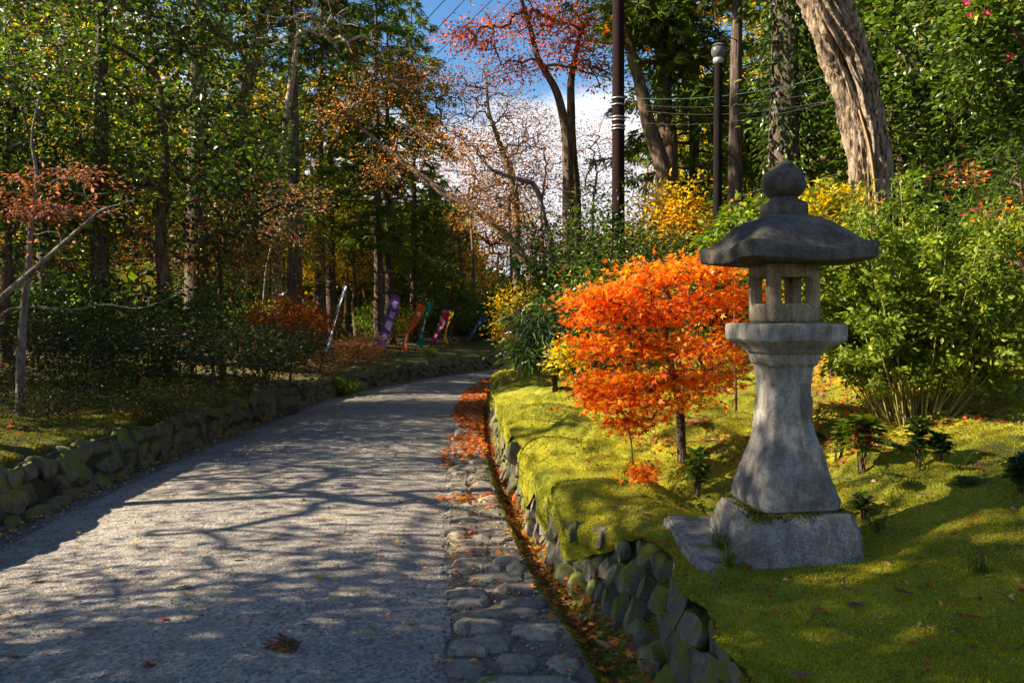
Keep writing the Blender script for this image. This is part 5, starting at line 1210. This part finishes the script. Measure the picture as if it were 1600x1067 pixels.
tufts('moss_pile', 'mossy_bank', 260000, (-.5, 4.2, 2.0, 9.5), .0135, [[.11,.13,.008],[.23,.23,.011],[.42,.36,.015],[.31,.30,.013]])
tufts('wall_fuzz', 'earth_core', 60000, (-.5, 1.2, 2.2, 9), .013, [[.10,.11,.010],[.19,.18,.012],[.30,.27,.016],[.12,.08,.025]], 1.6)
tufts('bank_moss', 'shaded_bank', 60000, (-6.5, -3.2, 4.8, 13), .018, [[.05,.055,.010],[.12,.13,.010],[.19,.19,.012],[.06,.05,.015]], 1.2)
tufts('gutter_moss', 'gutter', 26000, (-.6, 1.2, 2.3, 9), .011, [[.14,.15,.010],[.26,.25,.014],[.10,.08,.02]], 1.5)

def scatter(name, P_, z, size, pal, kind='maple', flat=.35, mat='dryleaf', lift=.012):
    n = len(P_); pos = np.column_stack([P_, z + lift*r.random(n)+.004]); yd = r.normal(0, 1, (n, 3)); yd[:, 2] *= .15; nr = r.normal(0, flat, (n, 3)); nr[:, 2] += 1
    g = Geo(); put_leaves(g, pos, yd, nr, size*r.uniform(.6, 1.3, n), kind, pal_cols(r, pos, pal, .3, 3)); link(name, g.mesh(name, M[mat], False), kind='stuff')
def between(A, B, n, y0, y1, f0, f1, power=1.0):
    k = 9*24; y = y0 + (y1-y0)*r.random(n)**power; i = np.interp(y, A[:k, 1], np.arange(k)); f = r.uniform(f0, f1, n)
    a = np.stack([np.interp(i, np.arange(len(A)), A[:, q]) for q in range(2)], 1); b = np.stack([np.interp(i, np.arange(len(B)), B[:, q]) for q in range(2)], 1)
    return a + (b-a)*f[:, None], f
redpal = ('redor','rust','orange','rust','tan','red')
Q, f = between(PG, PF, 3400, 2.3, 14, .15, 1.02, .9); scatter('gutter_leaves', Q, zr(Q[:, 1]) - .012 - .105*np.sin(np.clip(f*1.15, 0, 1)*np.pi)**.8 + .02*r.random(len(Q)), .040, redpal)
Q, f = between(PR, PF, 9000, 6.5, 27, -.12, 1.0, 1.0); k = fbm(Q[:, 0]*2, Q[:, 1]*.9, o=3) + .55*smooth(7, 13, Q[:, 1]) - .28 + .25*(r.random(len(Q))-.5) > 0; Q = Q[k]
scatter('edging_leaves', Q, zr(Q[:, 1]) + .015 - .10*(f[k] > .75), .055, ('redor','rust','redor','orange','rust','brown'), 'maple')
Q, f = between(PR, PG, 420, 2.3, 8, .0, 1.0); k = fbm(Q[:, 0]*3, Q[:, 1]*3, o=2) > -.05; Q = Q[k]; scatter('stone_gap_leaves', Q, zr(Q[:, 1]) + .012, .032, redpal)
Q, f = between(PL, PR, 620, 2.6, 16, .02, 1.0, 1.3); scatter('road_leaves', Q, zr(Q[:, 1]) + .038*(1-(2*f-1)**2) + .006, .026, ('rust','tan','orange','yellow','red','tan'))
Q, f = between(PL, PL - NL*.33, 4200, 4.5, 27, 0, 1); scatter('verge_leaves', Q, zr(Q[:, 1]) + .02 + .04*f, .042, ('rust','brown','tan','orange','brown'), 'diamond')
Q, d = bank_points(1500, 2.2, 8, .25, 3.6); scatter('bank_leaves', Q, ground(Q[:, 0], Q[:, 1]), .026, ('rust','brown','red','tan','rust'), 'maple', lift=.02)
Q, d = bank_points(11000, 4.6, 12, .7, 5.5); k = fbm(Q[:, 0]*1.1+4, Q[:, 1]*1.1, o=3) > -.10; Q = Q[k]; scatter('understorey_leaves', Q, ground(Q[:, 0], Q[:, 1]), .042, ('rust','brown','redor','tan','rust'), 'maple', lift=.02)
xs = np.column_stack([r.uniform(-16, -3.5, 16000), r.uniform(6.5, 30, 16000)]); dl = -sdist(PL, xs); k = (dl > .5) & (fbm(xs[:, 0]*.7, xs[:, 1]*.5, o=3) + .02*xs[:, 1] > .12); xs = xs[k]
scatter('wood_floor_leaves', xs, ground(xs[:, 0], xs[:, 1]), .075, ('rust','redor','brown','rust','brown','orange'), 'diamond', lift=.03)

def pebbles(name, Q, z, size, cols):
    n = len(Q); o = np.array([[1,0,0],[0,1,0],[-1,0,0],[0,-1,0],[0,0,.7],[0,0,-.7]]); F = np.array([[0,1,4],[1,2,4],[2,3,4],[3,0,4],[1,0,5],[2,1,5],[3,2,5],[0,3,5]])
    a = r.uniform(0, 6.28, n); s = size*r.uniform(.4, 1.2, n)**1.6; v = o[None]*r.uniform(.6, 1.3, (n, 6, 1)); x = v[..., 0]*np.cos(a)[:, None] - v[..., 1]*np.sin(a)[:, None]; y = v[..., 0]*np.sin(a)[:, None] + v[..., 1]*np.cos(a)[:, None]
    V = np.stack([x, y*.8, v[..., 2]], -1)*s[:, None, None] + np.column_stack([Q, z + s*.25])[:, None]
    c = np.array(cols)[r.integers(len(cols), size=n)]*np.exp(r.normal(0, .3, (n, 1)))
    link(name, mk_mesh(name, V.reshape(-1, 3), (F[None] + np.arange(n)[:, None, None]*6).reshape(-1, 3), M['grain'], np.repeat(c, 6, 0), True), kind='stuff')
M['grain'] = mat_leaf('loose_stone', 0.0, .85, .2, 0)
gcol = [(.24,.22,.20),(.17,.16,.15),(.28,.25,.21),(.13,.12,.12),(.24,.19,.13)]
Q, f = between(PR, PG, 2600, 2.2, 9, -.06, 1.0, 1.4); pebbles('edging_grit', Q, zr(Q[:, 1]) - .006, .011, gcol)
Q, f = between(PL, PR, 4200, 2.4, 12, .0, 1.0, 1.7); pebbles('road_grit', Q, zr(Q[:, 1]) + .035*(1-(2*f-1)**2) + .001, .007, gcol)
Q, f = between(PL, PL - NL*.3, 2600, 4.5, 14, -.3, 1.0); pebbles('verge_grit', Q, zr(Q[:, 1]) + .015, .014, gcol)
# moss in the joint between lantern shaft and base
n = 5200; u = r.uniform(-.232, .232, (n, 2)); k = (np.abs(u).max(1) > .176) & (fbm(u[:, 0]*9, u[:, 1]*9, o=3) + .25*(u[:, 0] < 0) + .1*(u[:, 1] < 0) > -.02); u = u[k]; n = len(u)
zb = np.interp(np.abs(u).max(1), [.17, .222, .236], [.627, .624, .598]); s_ = r.uniform(.006, .014, n); a = r.uniform(0, 6.28, n); w = np.column_stack([np.cos(a), np.sin(a), 0*a])*(s_*.4)[:, None]; b_ = np.column_stack([u, zb-.002]); t_ = b_ + np.column_stack([r.normal(0, .4, (n, 2)), np.ones(n)])*s_[:, None]
link('moss_patch', mk_mesh('moss_patch', np.stack([b_-w, b_+w, t_], 1).reshape(-1, 3), np.arange(3*n).reshape(-1, 3), M['mossblade'], np.repeat(np.array([[.12,.115,.012],[.07,.06,.015],[.2,.19,.012]])[r.integers(3, size=n)], 3, 0)), bpy.data.objects['stone_lantern'], kind='stuff')

# dead twigs lying about
gt = Geo(); Q, d = bank_points(260, 2.3, 9, .3, 3.4); Q2, f = between(PL, PL - NL*.25, 120, 4.8, 14, 0, 1)
for q, zz_ in list(zip(Q, ground(Q[:, 0], Q[:, 1]))) + list(zip(Q2, zr(Q2[:, 1]) + .02)):
    a = r.uniform(0, 6.28); l = r.uniform(.04, .20); b_ = np.array([math.cos(a)*l, math.sin(a)*l, .02*r.normal()]); o_ = np.array([q[0], q[1], zz_ + .012])
    v, f_ = tube(np.array([o_, o_ + b_*.5 + r.normal(0, .012, 3), o_ + b_]), (.003, .0025, .0012), 4); gt.add(v, f_)
link('dead_twigs', gt.mesh('dead_twigs', M['twig'], True, False), kind='stuff')

# single fallen leaves large enough to pick out
def fallen(px, py, size, colr, label, kind='oval', zoff=.012, rot=0.0, Y=None, curl=.2):
    if Y is None:
        Y = 1.5*1244/(py-490)
        for _ in range(12):
            x = (px-800)/1244*Y; p_ = np.array([[x, Y]]); on = sdist(PF, p_)[0] > 0
            zg = G(x, Y) if on else float(zr(Y)) + .03
            Y = .5*Y + .5*(1.5-zg)*1244/(py-490)
    x = (px-800)/1244*Y; on = sdist(PF, np.array([[x, Y]]))[0] > 0; zg = G(x, Y) if on else float(zr(Y)) + .032
    g = Geo(); v, f = TPL[kind]; v = v.copy(); v[:, 1] -= .5; v[:, 2] += curl*(v[:, 1]**2); g.add(v, [q for q in f if len(q)], C[colr] if isinstance(colr, str) else np.array(colr)); v2, f2 = tube(np.array([[0,-.5,.03],[.02,-.62,.06],[.03,-.75,.1]]), .012, 4); g.add(v2, f2, (.2,.1,.04))
    link('fallen_leaf', g.mesh('fallen_leaf', M['dryleaf'], False), None, (x, Y, zg+zoff), (.1, .15, rot), size, label=label, category='leaf')
fallen(20,1027,.11,(.30,.25,.17),'pale oval dead leaf lying at the bottom left of the road', rot=1.4)
fallen(52,908,.10,(.34,.26,.16),'pale tan dead leaf on the sunlit road at far left', rot=1.0)
fallen(290,921,.10,(.30,.24,.15),'tan dead leaf lying flat in road shade left of centre', rot=1.6)
fallen(497,904,.07,'yellow','small yellow leaf on the road near the stone edging', rot=.5)
fallen(366,877,.08,(.20,.17,.08),'curled olive-brown leaf on the road', rot=1.9, curl=.6)
fallen(572,996,.10,(.34,.27,.10),'dull yellow leaf close to the near stone edging', rot=1.5)
fallen(232,1040,.06,'red','bright red maple leaf on the near road', 'maple', rot=.6)
fallen(252,971,.05,'red','small crimson maple leaf in the road shade', 'maple', rot=2.6)
fallen(655,786,.07,(.36,.28,.10),'yellowish leaf on the sunlit road beside the edging', rot=1.2)
fallen(1006,805,.12,(.42,.27,.13),'large tan leaf standing on the bright moss left of the lantern', rot=.4, curl=.5)
fallen(1022,852,.12,(.22,.09,.03),'brown leaf on the moss at the wall top beside the granite slab', rot=1.3, curl=.5)
fallen(1521,973,.075,(.50,.06,.03),'bright red leaf on the shaded moss at lower right', 'oval', rot=1.3, zoff=.02)
fallen(1410,929,.07,(.24,.05,.05),'dusky red maple leaf below the lantern on the right-hand moss', 'maple', rot=.2, zoff=.02)
fallen(1331,952,.06,(.18,.05,.07),'plum-coloured maple leaf on the moss under the lantern base', 'maple', rot=2.2, zoff=.02)
fallen(1240,1060,.07,(.22,.09,.07),'brownish maple leaf at the bottom edge of the moss', 'maple', rot=1.2, zoff=.02)
fallen(1535,716,.12,(.28,.15,.08),'curled brown leaf on the moss right of the bamboo', rot=.9, zoff=.02, curl=.6)
fallen(886,924,.07,(.55,.42,.28),'cream-coloured leaf in the red litter of the gutter', rot=1.0, zoff=-.06)
fallen(940,990,.11,(.42,.22,.10),'long tan leaf sticking out of the gutter litter', rot=.4, zoff=-.05, curl=.4)
fallen(846,820,.10,(.45,.14,.05),'large russet leaf upright in the gutter', rot=2.2, zoff=-.05, curl=.5)
# dead cedar sprig on the road
def sprig():
    Y = 1.5*1244/(1020-490); x = (455-800)/1244*Y; rr = np.random.default_rng(8); L = Geo(); n = 26
    p = np.column_stack([rr.normal(0, .03, n), rr.normal(0, .018, n), rr.uniform(.0, .02, n)]); d = np.column_stack([-np.ones(n), rr.normal(0, .5, n)-.4, rr.normal(.05, .15, n)])
    put_leaves(L, p, d, np.tile([0, 0, 1.], (n, 1)) + rr.normal(0, .4, (n, 3)), rr.uniform(.05, .09, n), 'spray', pal_cols(rr, p, ('rust','brown','brown','rust')))
    link('cedar_sprig', L.mesh('cedar_sprig', M['dryleaf'], False), None, (x, Y, .04), label='dead reddish cedar sprig lying on the near road', category='sprig')
sprig()

# ------------------------------------------------------------------ woods behind, and shade trees added outside the frame on the sunny side
r = np.random.default_rng(33)
def far_mass(name, arcs, n, size, pal, mat='leaf'):
    P_ = []
    for (x0, x1, y0, y1, h0, h1, k) in arcs:
        m = int(n*k); x = r.uniform(x0, x1, m); y = r.uniform(y0, y1, m); lump = .5+.5*fbm(x*.16, y*.16, o=3)*1.6
        h = h0 + (h1-h0)*np.clip(lump, 0, 1); z = r.random(m)**.75*h
        P_.append(np.column_stack([x, y, z + zr(y) - .2 + (.3*np.maximum(x-8, 0) if x0 > 5 else 0)]))
    P_ = np.vstack(P_); nr = r.normal(0, .7, P_.shape); nr[:, 2] += .5; L = Geo()
    put_leaves(L, P_, r.normal(0, 1, P_.shape), nr, size*r.uniform(.6, 1.4, len(P_)), 'clump', pal_cols(r, P_, pal, .3, .35))
    link(name, L.mesh(name, M[mat], False), kind='stuff')
far_mass('far_woods', [(-48,-12,34,62,7,19,.32), (-14,-2.5,44,64,5,11,.14), (-3,14,46,66,3.5,8,.16), (10,46,26,58,9,20,.38)], 30000, 1.0, ('dk','green','olive','yg','gold','green','rust'))
far_mass('undergrowth', [(-24,-7,17,34,1.0,3.6,.5), (4.5,17,11,24,1.0,3.4,.3), (-6,2,37,46,1.5,3.5,.2)], 11000, .55, ('dk','green','olive','fresh','dk','rust'))

gd = 'trees deep in the left wood'; LD = 'tree standing deep in the left wood, lost among its neighbours'
rr = np.random.default_rng(71)
for i in range(24):
    px = rr.uniform(-30, 640); Y = rr.uniform(20, 40)
    kk = rr.integers(4)
    if -sdist(PL, np.array([at(px, Y)]))[0] < 4.5 or (px > 480 and Y < 31): continue
    if kk < 2: plant('broadleaf_tree', OAK[rr.integers(3)], at(px, Y), LD, 'tree', rr.uniform(0, 6), rr.uniform(.7, 1.1), gd)
    else: plant('maple_tree', MAP[rr.integers(1, 3)], at(px, Y), LD, 'tree', rr.uniform(0, 6), rr.uniform(.75, 1.15), gd)
gr_ = 'trees deep on the right slope'; LR = 'dark tree deep on the right slope, lost among its neighbours'
for i, (px, Y, k, sc) in enumerate(((1300,20,0,1.0),(1400,13,1,1.0),(1500,12,0,.9),(1590,11,1,1.0),(1480,20,0,1.2),(1600,18,0,1.1),(1230,24,2,1.1),(1130,26,2,1.0),(1340,28,0,1.2),(1060,28,2,.8),(1545,26,0,1.3),(1180,20,1,.9),(1420,17,0,1.1))):
    plant('broadleaf_tree', OAK[k], at(px, Y), LR, 'tree', i*1.7, sc, gr_)

# unseen trees added to the left wood so their crowns shade road and bank
gs = 'shade trees added to the left wood outside the view'; LS = 'unseen shade tree added beyond the left edge of the view'
for i, (x, y, kind, k, sc) in enumerate(SHADE):
    plant({'oak':'broadleaf_tree','map':'maple_tree','ced':'conifer_tree'}[kind], {'oak':OAK,'map':MAP,'ced':CED}[kind][k], (x, y), LS, 'tree', i*2.1, sc, gs)
